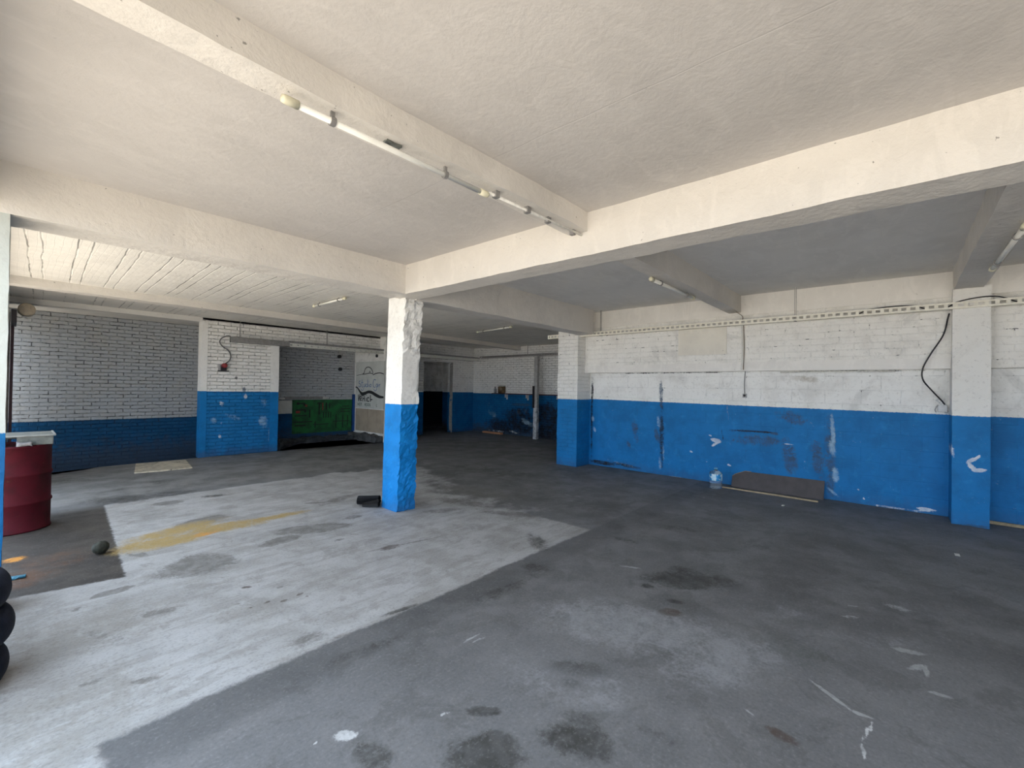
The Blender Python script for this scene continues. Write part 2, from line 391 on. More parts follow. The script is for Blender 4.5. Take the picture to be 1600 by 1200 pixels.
def tag(o, label, cat, group=None, kind=None):
    o['label'] = label; o['category'] = cat
    if group: o['group'] = group
    if kind: o['kind'] = kind
    return o
def struct(name, bm, mat, label=None, cat=None):
    o = link(name, bm, mat); o['kind'] = 'structure'
    if label: o['label'] = label
    if cat: o['category'] = cat
    return o
def empty(name, loc, label, cat, group=None):
    o = bpy.data.objects.new(name, None); COL.objects.link(o); o.location = loc; o.empty_display_size = .1
    return tag(o, label, cat, group)
def boxes(*bs):
    bm = bmesh.new()
    for b in bs: bm_box(bm, *b)
    return bm
def add_fields(o, au, av, marks):
    """per-vertex fields that say how far inside each kind of mark a point lies"""
    me = o.data; n = len(me.vertices); co = np.empty(n * 3, dtype=np.float32); me.vertices.foreach_get('co', co); co = co.reshape(-1, 3)
    U, V = co[:, au], co[:, av]; acc = {}
    for cx, cy, ang, L, w, k, st in marks:
        if st <= 0: continue
        w = max(w, .009); L = max(L, w); c, s = math.cos(ang), math.sin(ang); dx, dy = U - cx, V - cy
        ln = np.sqrt(((dx * c + dy * s) / L) ** 2 + ((-dx * s + dy * c) / w) ** 2)
        g = st * np.clip(1.45 - ln, 0, 1.0); acc[k] = np.maximum(acc[k], g) if k in acc else g
    for k, g in acc.items():
        a = me.attributes.new('mark_' + k, 'FLOAT', 'POINT'); a.data.foreach_set('value', g.astype(np.float32))
    return o
def wall_grid(axis, c0, c1, u0, u1, v0, v1, step):
    """a thick wall slab whose room face is divided finely; axis = the axis it runs along"""
    bm = bmesh.new(); nu = max(1, round((u1 - u0) / step)); nv = max(1, round((v1 - v0) / step))
    P = (lambda u, v, c: (u, c, v)) if axis == 'x' else (lambda u, v, c: (c, u, v))
    G = [[bm.verts.new(P(u0 + (u1 - u0) * i / nu, v0 + (v1 - v0) * j / nv, c0)) for j in range(nv + 1)] for i in range(nu + 1)]
    for i in range(nu):
        for j in range(nv): bm.faces.new((G[i][j], G[i + 1][j], G[i + 1][j + 1], G[i][j + 1]))
    B = [bm.verts.new(P(u, v, c1)) for u, v in ((u0, v0), (u1, v0), (u1, v1), (u0, v1))]
    bm.faces.new(B[::-1])
    bm.faces.new([G[i][0] for i in range(nu, -1, -1)] + [B[0], B[1]]); bm.faces.new([G[i][nv] for i in range(nu + 1)] + [B[2], B[3]])
    bm.faces.new([G[0][j] for j in range(nv + 1)] + [B[3], B[0]]); bm.faces.new([G[nu][j] for j in range(nv, -1, -1)] + [B[1], B[2]])
    return bm
def rough_box(x0, x1, y0, y1, z0, z1, step=.07, amp=.006, freq=3.0, skew=None):
    bm = bmesh.new(); bm_grid_box(bm, (x0, y0, z0), (x1, y1, z1), step)
    for v in bm.verts:
        n = noise.noise_vector(v.co * freq) * amp + noise.noise_vector(v.co * freq * 5) * amp * .5
        v.co += n
        if skew: v.co += Vector(skew(v.co))
    return bm
def bez_bevel(bm, w=.004, seg=2):
    bmesh.ops.bevel(bm, geom=list(bm.edges), offset=w, segments=seg, affect='EDGES', profile=.7)
    return bm
def spline(pts, n=8):
    P = [Vector(p) for p in pts]
    if len(P) < 3: return P
    out = []
    for i in range(len(P) - 1):
        a, b, c, d = P[max(i - 1, 0)], P[i], P[i + 1], P[min(i + 2, len(P) - 1)]
        for k in range(n):
            t = k / n
            out.append(.5 * ((2 * b) + (c - a) * t + (2 * a - 5 * b + 4 * c - d) * t * t + (3 * b - 3 * c + d - a) * t ** 3))
    return out + [P[-1]]
def bm_tube(bm, pts, r, seg=8, cap=True):
    P = [Vector(p) for p in pts]; rings = []; up = None
    for i, p in enumerate(P):
        d = (P[min(i + 1, len(P) - 1)] - P[max(i - 1, 0)]).normalized()
        if up is None:
            up = Vector((0, 0, 1)) if abs(d.z) < .9 else Vector((1, 0, 0))
        a = d.cross(up).normalized(); b = a.cross(d).normalized(); up = b
        rr = r[i] if isinstance(r, (list, tuple)) else r
        rings.append([bm.verts.new(p + (a * math.cos(2 * PI * k / seg) + b * math.sin(2 * PI * k / seg)) * rr) for k in range(seg)])
    for A, B in zip(rings, rings[1:]):
        for k in range(seg): bm.faces.new((A[k], A[(k + 1) % seg], B[(k + 1) % seg], B[k]))
    if cap: bm.faces.new(rings[0][::-1]); bm.faces.new(rings[-1])
    return bm
def tube(pts, r, seg=8): return bm_tube(bmesh.new(), pts, r, seg)
def bm_lathe(bm, prof, c=(0, 0, 0), seg=32, axis='z', close=False):
    rings = []
    for r, h in prof:
        ring = []
        for k in range(seg):
            a = 2 * PI * k / seg; p = (r * math.cos(a), r * math.sin(a), h)
            if axis == 'y': p = (p[0], h, p[1])
            if axis == 'x': p = (h, p[0], p[1])
            ring.append(bm.verts.new(Vector(p) + Vector(c)))
        rings.append(ring)
    prs = list(zip(rings, rings[1:]))
    if close: prs.append((rings[-1], rings[0]))
    for A, B in prs:
        for k in range(seg): bm.faces.new((A[k], A[(k + 1) % seg], B[(k + 1) % seg], B[k]))
    if not close:
        bm.faces.new(rings[0][::-1]); bm.faces.new(rings[-1])
    return bm
def lathe(prof, seg=32, axis='z', c=(0, 0, 0), close=False): return bm_lathe(bmesh.new(), prof, c, seg, axis, close)
def prism(poly, z0, z1):
    bm = bmesh.new(); a = [bm.verts.new((x, y, z0)) for x, y in poly]; b = [bm.verts.new((x, y, z1)) for x, y in poly]; n = len(poly)
    bm.faces.new(a[::-1]); bm.faces.new(b)
    for i in range(n): bm.faces.new((a[i], a[(i + 1) % n], b[(i + 1) % n], b[i]))
    return bm

# ------------------------------------------------------------------ materials
def floor_mat():
    t = NT('stained_concrete')
    n0 = t.noise(.55, 5, .6); n1 = t.noise(2.2, 7, .65); n2 = t.noise(16, 6, .65); n3 = t.noise(60, 3, .6)
    sm = t.noise(5, 5, .65, vec=t.vmath('MULTIPLY', t.pos, (.35, 1.6, 1)))
    dark = t.mix(t.ramp(n1, .35, .68), (.180, .180, .182), (.112, .112, .112))
    dark = t.mix(t.math('MULTIPLY', t.ramp(n0, .4, .65), .55), dark, (.205, .208, .215))
    dark = t.mix(t.math('MULTIPLY', t.ramp(t.noise(2.6, 7, .68, dist=.6), .53, .60), .45), dark, (.105, .105, .103))
    dark = t.mix(t.math('MULTIPLY', t.ramp(n2, .58, .75), .3), dark, (.20, .202, .205))
    pale = t.mix(t.ramp(n1, .38, .66), (.42, .42, .42), (.32, .315, .305))
    pale = t.mix(t.math('MULTIPLY', t.ramp(sm, .50, .58), .45), pale, (.27, .262, .245))
    pale = t.mix(t.math('MULTIPLY', t.ramp(t.noise(3.2, 7, .7, dist=.5), .55, .60), .5), pale, (.255, .248, .235))
    pale = t.mix(t.math('MULTIPLY', t.ramp(n2, .62, .78), .3), pale, (.22, .21, .2))
    wb = t.math('MULTIPLY', t.math('SUBTRACT', n1, .5), 1.0); ws = t.math('MULTIPLY', t.math('SUBTRACT', n2, .5), .07)
    X = t.math('ADD', t.x, ws); Y = t.math('ADD', t.y, ws)
    yb = t.math('ADD', Y, t.math('MULTIPLY', wb, .1))
    lo = t.ramp(yb, 2.545, 2.585)                                            # clean edge of the screed
    lo = t.math('MAXIMUM', lo, t.math('SUBTRACT', 1.0, t.ramp(t.math('ADD', X, t.math('MULTIPLY', wb, .12)), .26, .30)))
    Yf = t.math('ADD', Y, t.math('MULTIPLY', wb, t.ramp(t.x, 2.5, 4.5, .12, .9)))
    hi = t.math('SUBTRACT', 1.0, t.ramp(t.math('ADD', Yf, t.math('MULTIPLY', t.ramp(t.x, 3.2, 5.4), .3)), 7.42, 7.50))
    Xr = t.math('ADD', X, t.math('MULTIPLY', wb, 1.9))
    rt = t.math('SUBTRACT', 1.0, t.ramp(t.math('SUBTRACT', Xr, t.math('MULTIPLY', t.ramp(t.y, 4.6, 7.2), .9)), 4.05, 4.55))
    crisp = t.math('SUBTRACT', 1.0, t.ramp(X, 4.22, 4.28))
    near = t.ramp(t.y, 3.0, 3.7)
    rt = t.math('ADD', t.math('MULTIPLY', rt, near), t.math('MULTIPLY', crisp, t.math('SUBTRACT', 1.0, near)))
    screed = t.math('MULTIPLY', t.math('MULTIPLY', lo, hi), rt)
    # the older dark slab at the drum
    mx = t.math('SUBTRACT', 1.0, t.ramp(t.math('SUBTRACT', X, t.math('MULTIPLY', t.math('SUBTRACT', t.y, 4.6), .058)), .615, .645))
    my = t.math('MULTIPLY', t.ramp(t.math('ADD', Y, t.math('MULTIPLY', t.x, .18)), 4.70, 4.74), 1.0)
    old = t.math('MULTIPLY', mx, my)
    screed = t.math('MULTIPLY', screed, t.math('SUBTRACT', 1.0, old))
    col = t.mix(screed, dark, pale)
    oldc = t.mix(t.ramp(n1, .35, .65), (.062, .054, .046), (.036, .031, .027))
    col = t.mix(t.math('MULTIPLY', old, t.math('SUBTRACT', 1.0, t.ramp(Y, 7.2, 7.6))), col, oldc)
    # greyer concrete towards the sunk bay
    back = t.math('MULTIPLY', t.ramp(yb, 7.5, 8.0), t.math('SUBTRACT', 1.0, t.ramp(t.x, 4.5, 6.5)))
    col = t.mix(t.math('MULTIPLY', back, .8), col, t.mix(t.ramp(n1, .38, .65), (.24, .235, .225), (.155, .152, .147)))
    # dark trowelled band along the screed
    band = t.math('MULTIPLY', t.ramp(yb, 2.2, 2.35), t.math('SUBTRACT', 1.0, lo))
    band = t.math('MULTIPLY', band, t.math('SUBTRACT', 1.0, t.ramp(yb, 2.545, 2.585)))
    col = t.mix(t.math('MULTIPLY', band, .35), col, (.055, .055, .056))
    col = t.marks(col, FLOOR_MARKS, PAL, 1.1)
    # fine grain, trowel sweeps and scratches
    gr = t.math('MULTIPLY', t.math('ADD', t.math('MULTIPLY', n3, .7), t.math('MULTIPLY', n2, .3)), 1.0)
    col = t.mix(t.math('MULTIPLY', t.ramp(gr, .50, .62), .22), col, (.06, .06, .06))
    col = t.mix(t.math('MULTIPLY', t.ramp(gr, .36, .46, 1.0, 0.0), .15), col, (.42, .42, .42))
    tw = t.noise(2.4, 6, .7, vec=t.vmath('MULTIPLY', t.pos, (1.0, 3.0, 1)), dist=2.2)
    col = t.mix(t.math('MULTIPLY', t.ramp(t.math('ABSOLUTE', t.math('SUBTRACT', tw, .5)), 0, .018, 1.0, 0.0), t.math('MULTIPLY', screed, .22)), col, (.20, .195, .185))
    scv = t.noise(3, 4, .6, vec=t.vmath('MULTIPLY', t.pos, (1.2, 9, 1)), dist=1.5)
    col = t.mix(t.math('MULTIPLY', t.ramp(scv, .70, .76), .25), col, (.30, .31, .31))
    h = t.math('ADD', t.math('MULTIPLY', n2, .6), t.math('ADD', t.math('MULTIPLY', n3, .25), t.math('MULTIPLY', screed, 1.2)))
    rough = t.ramp(n1, .3, .7, .55, .78)
    return t.done(col, rough, t.bump(h, .35, .006), 0, .35)

M = {}
M['floor'] = floor_mat()
M['ceil'] = plaster('ceiling_plaster', (.575, .545, .515), lines=[('x', 3.9, .007, .14)], bump=.35, speck=.12)
M['ceil2'] = plaster('ceiling_plaster_inner', (.74, .725, .70), lines=[('x', 2.1, .01, .12)], bump=.3, speck=.1)
M['rib'] = plaster('ribbed_slab_plaster', (.84, .81, .75), lines=[('x', .355, .011, .75, .1175), ('x', .355, .011, .6, .0125), ('x', .0592, .004, .10), ('y', 1.25, .006, .12)], bump=.5, speck=.2)
M['beam'] = plaster('beam_plaster', (.675, .64, .59), bump=.6, speck=.5)
M['lip'] = plaster('edge_plaster', (.70, .68, .64), bump=.4, speck=.2)
M['w_brick'] = wall_paint('painted_brick', 'x', 1.37, marks=BRICK_MARKS, white=(.87, .85, .81), dirt=.3, holes=1.0, joint=.3, rough_brick=1.0)
M['w_rear'] = wall_paint('painted_brick_rear', 'x', .765, dirt=.4, holes=1.55, joint=.1, white=(.46, .48, .50), blue=(.003, .078, .20), grime=.6, rough_brick=1.0, gh=.5)  # same paint as the pier wall, greyed and cooled for the bay's shade
M['w_door'] = wall_paint('painted_brick_door_wall', 'x', 1.37, white=(.88, .87, .84), dirt=.25, holes=.9, grime=.4, rough_brick=1.0, blue=(.005, .14, .36))
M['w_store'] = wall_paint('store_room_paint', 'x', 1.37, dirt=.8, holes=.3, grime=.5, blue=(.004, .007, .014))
M['w_far'] = wall_paint('painted_brick_far', 'y', 1.345, marks=FAR_MARKS, white=(.90, .885, .85), dirt=.2, holes=.9, grime=.85, blue=(.005, .13, .33), rough_brick=1.0, gh=.45)
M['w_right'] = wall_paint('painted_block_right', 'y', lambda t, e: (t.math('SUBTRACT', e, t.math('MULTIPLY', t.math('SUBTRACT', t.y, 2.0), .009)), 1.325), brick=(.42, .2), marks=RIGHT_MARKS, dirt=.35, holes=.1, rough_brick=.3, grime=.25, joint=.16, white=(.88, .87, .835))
M['w_upper'] = wall_paint('painted_hollow_brick', 'y', -9.0, brick=(.33, .09), dirt=.35, holes=.5, rough_brick=.35, grime=0, joint=.07, white=(.86, .84, .79))
M['band'] = plaster('ring_beam_plaster', (.84, .815, .77), bump=.3, speck=.2)
M['pilaster'] = wall_paint('painted_pilaster', 'y', 1.305, marks=PILASTER_MARKS, plain=True, dirt=.2, rough_brick=.35, grime=.2)
M['pier'] = wall_paint('painted_pier', 'y', 1.34, dirt=.25, holes=.3, rough_brick=.6, grime=.3)
M['pillar'] = wall_paint('painted_pillar', 'x', 1.325, plain=True, dirt=.3, rough_brick=.7, grime=.25, blue=(.005, .21, .58))
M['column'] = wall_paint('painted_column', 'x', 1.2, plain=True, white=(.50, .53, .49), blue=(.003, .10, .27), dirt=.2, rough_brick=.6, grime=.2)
M['side'] = wall_paint('bare_render', 'y', -9., plain=True, dirt=.6, rough_brick=.5, grime=0)
M['outside'] = simple('facade_render', (.45, .43, .40), .9)
M['yard'] = simple('sunlit_yard_concrete', (.55, .49, .41), .9, scale=.6, bump=.3)
M['grey_metal'] = simple('galvanised_metal', (.30, .29, .28), .5, .3, .3, 20)
M['pale_metal'] = simple('pale_painted_metal', (.74, .74, .68), .45, .1, .2, 30)
M['traycream'] = simple('cream_painted_tray', (.88, .84, .72), .45, 0, .12, 30)
M['dark_steel'] = simple('dark_steel', (.035, .03, .035), .5, .4, .3, 15)
M['tube'] = simple('lamp_tube', (.80, .79, .74), .3, 0, .08, 10)
M['lampcap'] = simple('lamp_cap', (.74, .70, .52), .4, 0, .15, 20)
M['black'] = simple('black_rubber', (.026, .026, .029), .55, 0, .3, 20)
M['tyre'] = simple('tyre_rubber', (.011, .014, .026), .8, 0, .4, 25, .2, .4)
M['cable'] = simple('black_cable', (.02, .02, .025), .5)
M['greycable'] = simple('grey_cable', (.10, .10, .10), .55)
M['browncable'] = simple('brown_wire', (.16, .11, .07), .6)
M['conduit'] = simple('painted_conduit', (.84, .82, .77), .55, 0, .2, 25)
M['redplastic'] = simple('faded_red_plastic', (.30, .035, .035), .5, 0, .3, 40)
M['box'] = simple('grey_socket_plastic', (.42, .41, .40), .5, 0, .2, 30)
M['whiteplastic'] = simple('white_plastic', (.66, .66, .66), .45, 0, .2, 30)
M['wood'] = simple('pale_wood', (.42, .33, .20), .7, 0, .35, 18)
M['orange'] = simple('orange_timber', (.52, .25, .13), .7, 0, .25, 18)
M['shelf'] = simple('dark_red_shelf', (.07, .025, .022), .6, 0, .4, 12)
M['panelbrown'] = simple('dark_hardboard', (.075, .062, .062), .55, 0, .25, 7, bump=.15)
M['edge'] = simple('raw_board_edge', (.33, .26, .18), .8)
M['green'] = None
M['board'] = simple('white_board', (.60, .61, .57), .6, 0, .12, 5)
M['tanboard'] = simple('tan_plywood', (.44, .36, .27), .75, 0, .2, 4)
M['inkblack'] = simple('black_paint', (.008, .008, .01), .6)
M['inkblue'] = simple('blue_marker', (.03, .13, .36), .6)
M['inkgreen'] = simple('green_lettering', (.03, .10, .06), .6)
M['stone'] = simple('mossy_ball', (.030, .032, .020), .8, 0, .5, 30, bump=.6)
M['paper'] = simple('pale_paper', (.62, .62, .58), .8, 0, .3, 9)
M['bluebit'] = simple('blue_plastic', (.02, .17, .26), .5)
M['rag'] = simple('pale_rag', (.26, .25, .25), .9, 0, .4, 25, bump=.5)
M['traymetal'] = simple('dull_zinc', (.19, .20, .18), .5, .3, .35, 14)
M['rag_tan'] = simple('roller_beige', (.62, .52, .38), .6, 0, .2, 30)

def drum_mat():
    t = NT('faded_red_drum'); n = t.noise(5, 6, .65); n2 = t.noise(40, 4, .6)
    c = t.mix(t.ramp(n, .4, .68), (.07, .004, .010), (.04, .003, .006))
    c = t.mix(t.math('MULTIPLY', t.ramp(n2, .64, .72), .5), c, (.10, .04, .02))
    return t.done(c, .7, t.bump(n2, .15, .003), 0, .2)
M['drum'] = drum_mat()
def green_mat():
    t = NT('green_tool_board'); n = t.noise(5, 6, .6); n2 = t.noise(22, 4, .6)
    c = t.mix(t.ramp(n, .4, .65), (.010, .13, .035), (.007, .065, .022))
    c = t.mix(t.math('MULTIPLY', t.ramp(n2, .6, .7), .5), c, (.02, .03, .02))
    return t.done(c, .6)
M['green'] = green_mat()
def plywood_scrap():
    t = NT('stained_plywood'); n = t.noise(6, 5, .65, dist=1.2)
    c = t.mix(t.ramp(n, .42, .58), (.60, .53, .40), (.42, .37, .28)); c = t.mix(t.ramp(n, .62, .66), c, (.06, .05, .04))
    return t.done(c, .8)
M['scrap'] = plywood_scrap()
def clear_plastic(name, col=(.85, .92, .96)):
    t = NT(name); t.b.inputs['Transmission Weight'].default_value = .9; t.b.inputs['IOR'].default_value = 1.2
    return t.done(col, .12, None)
M['clear'] = clear_plastic('clear_bottle_plastic')
M['jar'] = clear_plastic('jar_glass', (.7, .65, .5))
def label_mat():
    t = NT('bottle_label_print')
    ang = t.math('ARCTAN2', t.math('SUBTRACT', t.y, 2.22), t.math('SUBTRACT', t.x, 7.50))
    f = t.math('FRACT', t.math('MULTIPLY', t.math('ADD', ang, .35), 1 / 1.57))
    c = t.mix(t.ramp(f, .42, .46), (.45, .72, .86), (.02, .28, .62))
    c = t.mix(t.ramp(t.noise(26, 3, .6), .54, .58), c, (.66, .80, .88))
    return t.done(c, .4)
M['label'] = label_mat()

# ------------------------------------------------------------------ room shell
YP = 10.85
poly = [(-.45, 10.3), (11.2, 10.3), (11.2, 13.7), (6.76, 13.7), (6.76, 10.56), (4.1, 10.79), (2.6, 10.87), (1.55, 10.86), (1.04, 10.83), (.96, 10.70), (.8, 10.60), (.46, 10.42), (-.45, 10.36)]
bm = prism(poly, -.62, 0.0); bmesh.ops.triangulate(bm, faces=list(bm.faces))
def steps(*seg):
    out = [seg[0][0]]
    for a, b, d in seg:
        n = max(1, round((b - a) / d)); out += [a + (b - a) * (i + 1) / n for i in range(n)]
    return out
xs = steps((-.45, .5, .03), (.5, 4.6, .013), (4.6, 8, .04), (8, 11.2, .1)); ys = steps((-6, -.7, .2), (-.7, 6.0, .013), (6.0, 8.0, .025), (8.0, 10.3, .05))
G = [[bm.verts.new((x, y, 0)) for y in ys] for x in xs]
for i in range(len(xs) - 1):
    for j in range(len(ys) - 1): bm.faces.new((G[i][j], G[i + 1][j], G[i + 1][j + 1], G[i][j + 1]))
o = struct('floor', bm, M['floor'], 'stained concrete floor with a pale screed patch', 'floor')
add_fields(o, 0, 1, FLOOR_MARKS)
struct('floor_sunk', boxes((-.45, 6.9, 10.0, 12.4, -.7, -.55)), simple('dirty_pit_floor', (.03, .03, .032), .85), 'dark sunken floor behind the brick pier', 'floor')
struct('ground', boxes((-45, -.45, -40, 50, -.3, -.03)), M['yard'], 'sunlit concrete yard outside the open front', 'ground')

def ceil_slab(name, x0, x1, y0, y1, z, mat, label):
    struct(name, boxes((x0, x1, y0, y1, z, 3.4)), mat, label, 'ceiling')
ceil_slab('ceiling', -.2, 3.2, -6, 4.5, 2.972, M['ceil'], 'white plastered ceiling of the front bay')
ceil_slab('ceiling_inner', 3.2, 8.1, -6, 4.6, 3.085, M['ceil2'], 'grey shaded ceiling between the long beam and right wall')
ceil_slab('ceiling_ribbed', -.2, 11.2, 4.6, YP, 2.90, M['rib'], 'ribbed white slab ceiling of the rear bay')
ceil_slab('ceiling_back', 6.76, 11.2, YP, 13.7, 2.94, M['rib'], 'ceiling in front of the doorway')
ceil_slab('ceiling_sunk', -.45, 6.76, YP, 12.4, 2.86, M['lip'], 'dark ceiling over the sunken bay')

# beams
struct('beam', rough_box(3.045, 3.335, -6, 4.66, 2.63, 3.2, .09, .007), M['beam'], 'deep white beam running from the middle pillar to the right', 'beam')
def sk1(co): return (0, .04 * math.exp(-((co.x - 1.0) / .9) ** 2), 0)
struct('beam_cross', rough_box(-.2, 3.06, 1.90, 2.075, 2.823, 3.1, .08, .007, skew=sk1), M['beam'], 'white cross beam carrying the long lamp tube', 'beam')
struct('beam_cross_inner', rough_box(3.3, 7.72, 1.93, 2.11, 2.82, 3.15, .09, .006), M['beam'], 'cross beam behind the deep beam ending on the right wall', 'beam')
struct('beam_pilaster', rough_box(3.3, 7.6, -.72, -.47, 2.83, 3.15, .09, .006), M['beam'], 'cross beam over the right wall pilaster', 'beam')
struct('beam_main', rough_box(-.2, 3.06, 4.376, 4.72, 2.63, 3.2, .08, .007), M['beam'], 'white beam from the front column to the middle pillar', 'beam')
struct('beam_main_inner', rough_box(3.3, 7.5, 4.5, 4.83, 2.62, 3.2, .09, .008), M['beam'], 'shaded beam from the middle pillar to the right wall pier', 'beam')
struct('beam_ribbed', rough_box(-.2, 11.0, 8.62, 8.85, 2.79, 3.0, .1, .004, skew=lambda c: (0, .062 * c.x, 0)), M['beam'], 'shallow beam across the ribbed slab', 'beam')
struct('trim_1', rough_box(-.2, 2.6, YP - .02, YP + .14, 2.81, 3.0, .1, .005), M['lip'], 'edge strip of the ribbed slab over the sunken bay', 'trim')

# pillar in the middle
bm = bmesh.new(); bm_grid_box(bm, (3.14, 4.60, 0), (3.395, 4.945, 2.66), .03)
for v in bm.verts:
    fy = max(0, 1 - (v.co.y - 4.60) / .03); fx = max(0, (v.co.x - 3.365) / .03)
    rough = .004 + .016 * fy * (1.0 if (v.co.z < 1.3 or v.co.z > 1.95) else .1) + .010 * fx
    n = noise.noise_vector(v.co * 9) * rough + noise.noise_vector(v.co * 27) * rough * .7
    if fy and v.co.z > 1.95: n += Vector((0, -.012 + .03 * noise.noise(v.co * 13), 0))
    v.co += n + Vector((.030, -.034, 0)) * (v.co.z / 2.66) + Vector((.012, .012, 0)) * (1 - v.co.z / 2.66)
o = struct('pillar', bm, M['pillar'], 'square brick pillar in the middle, white above and blue below', 'pillar')

# column at the open front and the facade
bm = rough_box(-.40, -.02, 4.38, 4.76, 0, 2.7, .06, .006, 4.0)
struct('column', bm, M['column'], 'white and blue column at the open front behind the tyres', 'column')
struct('wall_front', boxes((-.45, -.2, -6, 4.4, 2.66, 3.4), (-.45, -.2, 4.4, 12.4, 2.66, 3.4), (-.45, -.2, -6, -4.2, 0, 2.66), (-.45, -.27, 9.0, 11.65, -.62, 2.66), (-.45, -.02, 10.95, 11.65, -.62, 2.66), (-.45, -.2, 4.4, 9.0, -.62, -.004), (-.45, -.2, 12.18, 12.4, -.62, 2.66)), M['outside'], 'street facade with its open bays', 'wall')
struct('wall_end', boxes((-.45, 8.1, -6.2, -6, 0, 3.4)), M['w_upper'], 'end wall behind the viewer', 'wall')

# right wall
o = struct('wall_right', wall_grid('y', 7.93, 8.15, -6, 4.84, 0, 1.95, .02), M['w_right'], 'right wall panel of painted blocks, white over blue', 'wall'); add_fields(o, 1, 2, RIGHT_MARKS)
struct('wall_right_upper', boxes((7.72, 8.15, -6, 4.84, 1.885, 2.79)), M['w_upper'], 'white hollow brick wall above the lintel line', 'wall')
struct('trim_2', rough_box(7.70, 8.1, -6, 4.84, 2.77, 3.2, .12, .003), M['band'], 'smooth concrete band under the ceiling along the right wall', 'trim')
struct('trim_3', rough_box(7.705, 7.8, -.46, 4.84, 1.88, 2.02, .12, .003), M['band'], 'smooth plastered lintel strip over the blue panels', 'trim')
struct('trim_4', rough_box(7.707, 7.75, 2.14, 2.93, 2.165, 2.62, .06, .004), plaster('patch_plaster', (.80, .76, .67), bump=.4, speck=.8), 'plastered square patch on the hollow brick wall', 'trim')
o = struct('pilaster_column', rough_box(7.545, 7.95, -.785, -.465, 0, 2.86, .018, .004), M['pilaster'], 'pilaster on the right wall with a white arrow scrape', 'column'); add_fields(o, 1, 2, PILASTER_MARKS)
struct('pier_column', rough_box(7.45, 8.0, 4.83, 5.31, 0, 3.1, .07, .006), M['pier'], 'end pier of the right wall, white over blue', 'column')
struct('wall_return', boxes((7.6, 11.2, 5.1, 5.3, 0, 3.1)), M['w_door'], 'wall behind the end pier', 'wall')
o = struct('wall_far', wall_grid('y', 10.96, 11.2, 5.1, 13.7, 0, 3.1, .04), M['w_far'], 'far brick wall with the shelf, white over grimy blue', 'wall'); add_fields(o, 1, 2, FAR_MARKS)
# back walls
bm = wall_grid('x', YP, YP + .2, 2.6, 4.1, -.62, 3.1, .025); bm_box(bm, 4.1, 6.8, YP, YP + .2, 2.50, 3.1)
o = struct('wall_back', bm, M['w_brick'], 'white over blue brick pier wall of the back bay', 'wall'); add_fields(o, 0, 2, BRICK_MARKS)
struct('trim_5', rough_box(3.93, 4.112, YP - .012, YP + .21, 0, 2.5, .06, .004), wall_paint('plastered_edge', 'x', 1.365, plain=True, dirt=.2, rough_brick=.4), 'plastered edge of the brick pier wall', 'trim')
struct('trim_6', rough_box(2.585, 2.70, YP - .014, YP + .2, 0, 2.82, .06, .003), wall_paint('plastered_end', 'x', 1.375, plain=True, dirt=.15, rough_brick=.4), 'plastered end strip of the brick pier wall', 'trim')
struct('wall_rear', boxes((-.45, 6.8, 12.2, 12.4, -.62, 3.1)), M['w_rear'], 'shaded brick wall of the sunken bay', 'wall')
struct('wall_side', boxes((6.76, 7.75, 10.58, 12.4, -.6, 3.1)), M['side'], 'bare rendered block beside the sunken bay carrying the painted sign', 'wall')
struct('wall_door', boxes((7.7, 8.76, 11.5, 11.7, 0, 3.1), (9.94, 11.0, 11.5, 11.7, 0, 3.1), (8.76, 9.94, 11.5, 11.7, 2.37, 3.1)), M['w_door'], 'brick wall around the dark doorway', 'wall')
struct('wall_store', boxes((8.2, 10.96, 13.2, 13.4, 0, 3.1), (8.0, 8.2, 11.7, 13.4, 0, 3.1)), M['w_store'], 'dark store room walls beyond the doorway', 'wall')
struct('trim_7', rough_box(9.935, 9.97, 11.486, 11.6, 0, 2.38, .05, .012), simple('broken_render', (.42, .40, .37), .9), 'rough broken edge of the doorway', 'trim')
# rubble kerb at the foot of the sunken bay
bm = rough_box(4.6, 6.75, 11.75, 12.19, -.6, .10, .06, .085, 3.0)
struct('trim_8', bm, simple('grimy_kerb', (.05, .055, .062), .9, 0, .7, 6), 'grimy broken kerb along the sunken wall', 'trim')
bm = rough_box(6.52, 6.77, 10.62, 12.1, -.6, .18, .06, .06, 3.5)
struct('trim_9', bm, simple('grey_kerb', (.10, .10, .10), .9, 0, .6, 6), 'broken concrete kerb under the painted sign', 'trim')
struct('trim_10', boxes((6.69, 6.775, 12.15, 12.2, .2, 1.28)), simple('blue_strip', (.006, .06, .26), .6), 'narrow blue painted strip in the corner', 'trim')

# ------------------------------------------------------------------ lamps
def lamp(name, p0, p1, r, label, clips=(), group=None, caps='both', mat='tube', z_up=None):
    a, b = Vector(p0), Vector(p1); root = empty(name, a, label, 'light', group); root['kind'] = 'thing'
    d = (b - a); n = d.normalized(); loc = lambda p: p - a
    link('tube', tube([loc(a + n * .05), loc(b - n * .05)], r, 14), M[mat], root, True)
    for s, e in ((a, 1), (b, -1)):
        link('end_cap', tube([loc(s), loc(s + n * e * .012), loc(s + n * e * .07)], [r * 1.05, r * 1.3, r * 1.3], 14), M['lampcap'], root, True)
    for f in clips:
        c = loc(a + d * f); bm = bmesh.new()
        bm_lathe(bm, [(r * 1.1, -.012), (r * 1.45, -.012), (r * 1.45, .012), (r * 1.1, .012)], (0, 0, 0), 14, 'x', True)
        h = (z_up if z_up else .03)
        bm_box(bm, -.01, .01, -.006, .006, r, r + h)
        ang = math.atan2(n.y, n.x); bmesh.ops.rotate(bm, verts=bm.verts, cent=(0, 0, 0), matrix=Matrix.Rotation(ang, 3, 'Z')); bmesh.ops.translate(bm, verts=bm.verts, vec=c)
        link('clip', bm, M['grey_metal'], root)
    return root
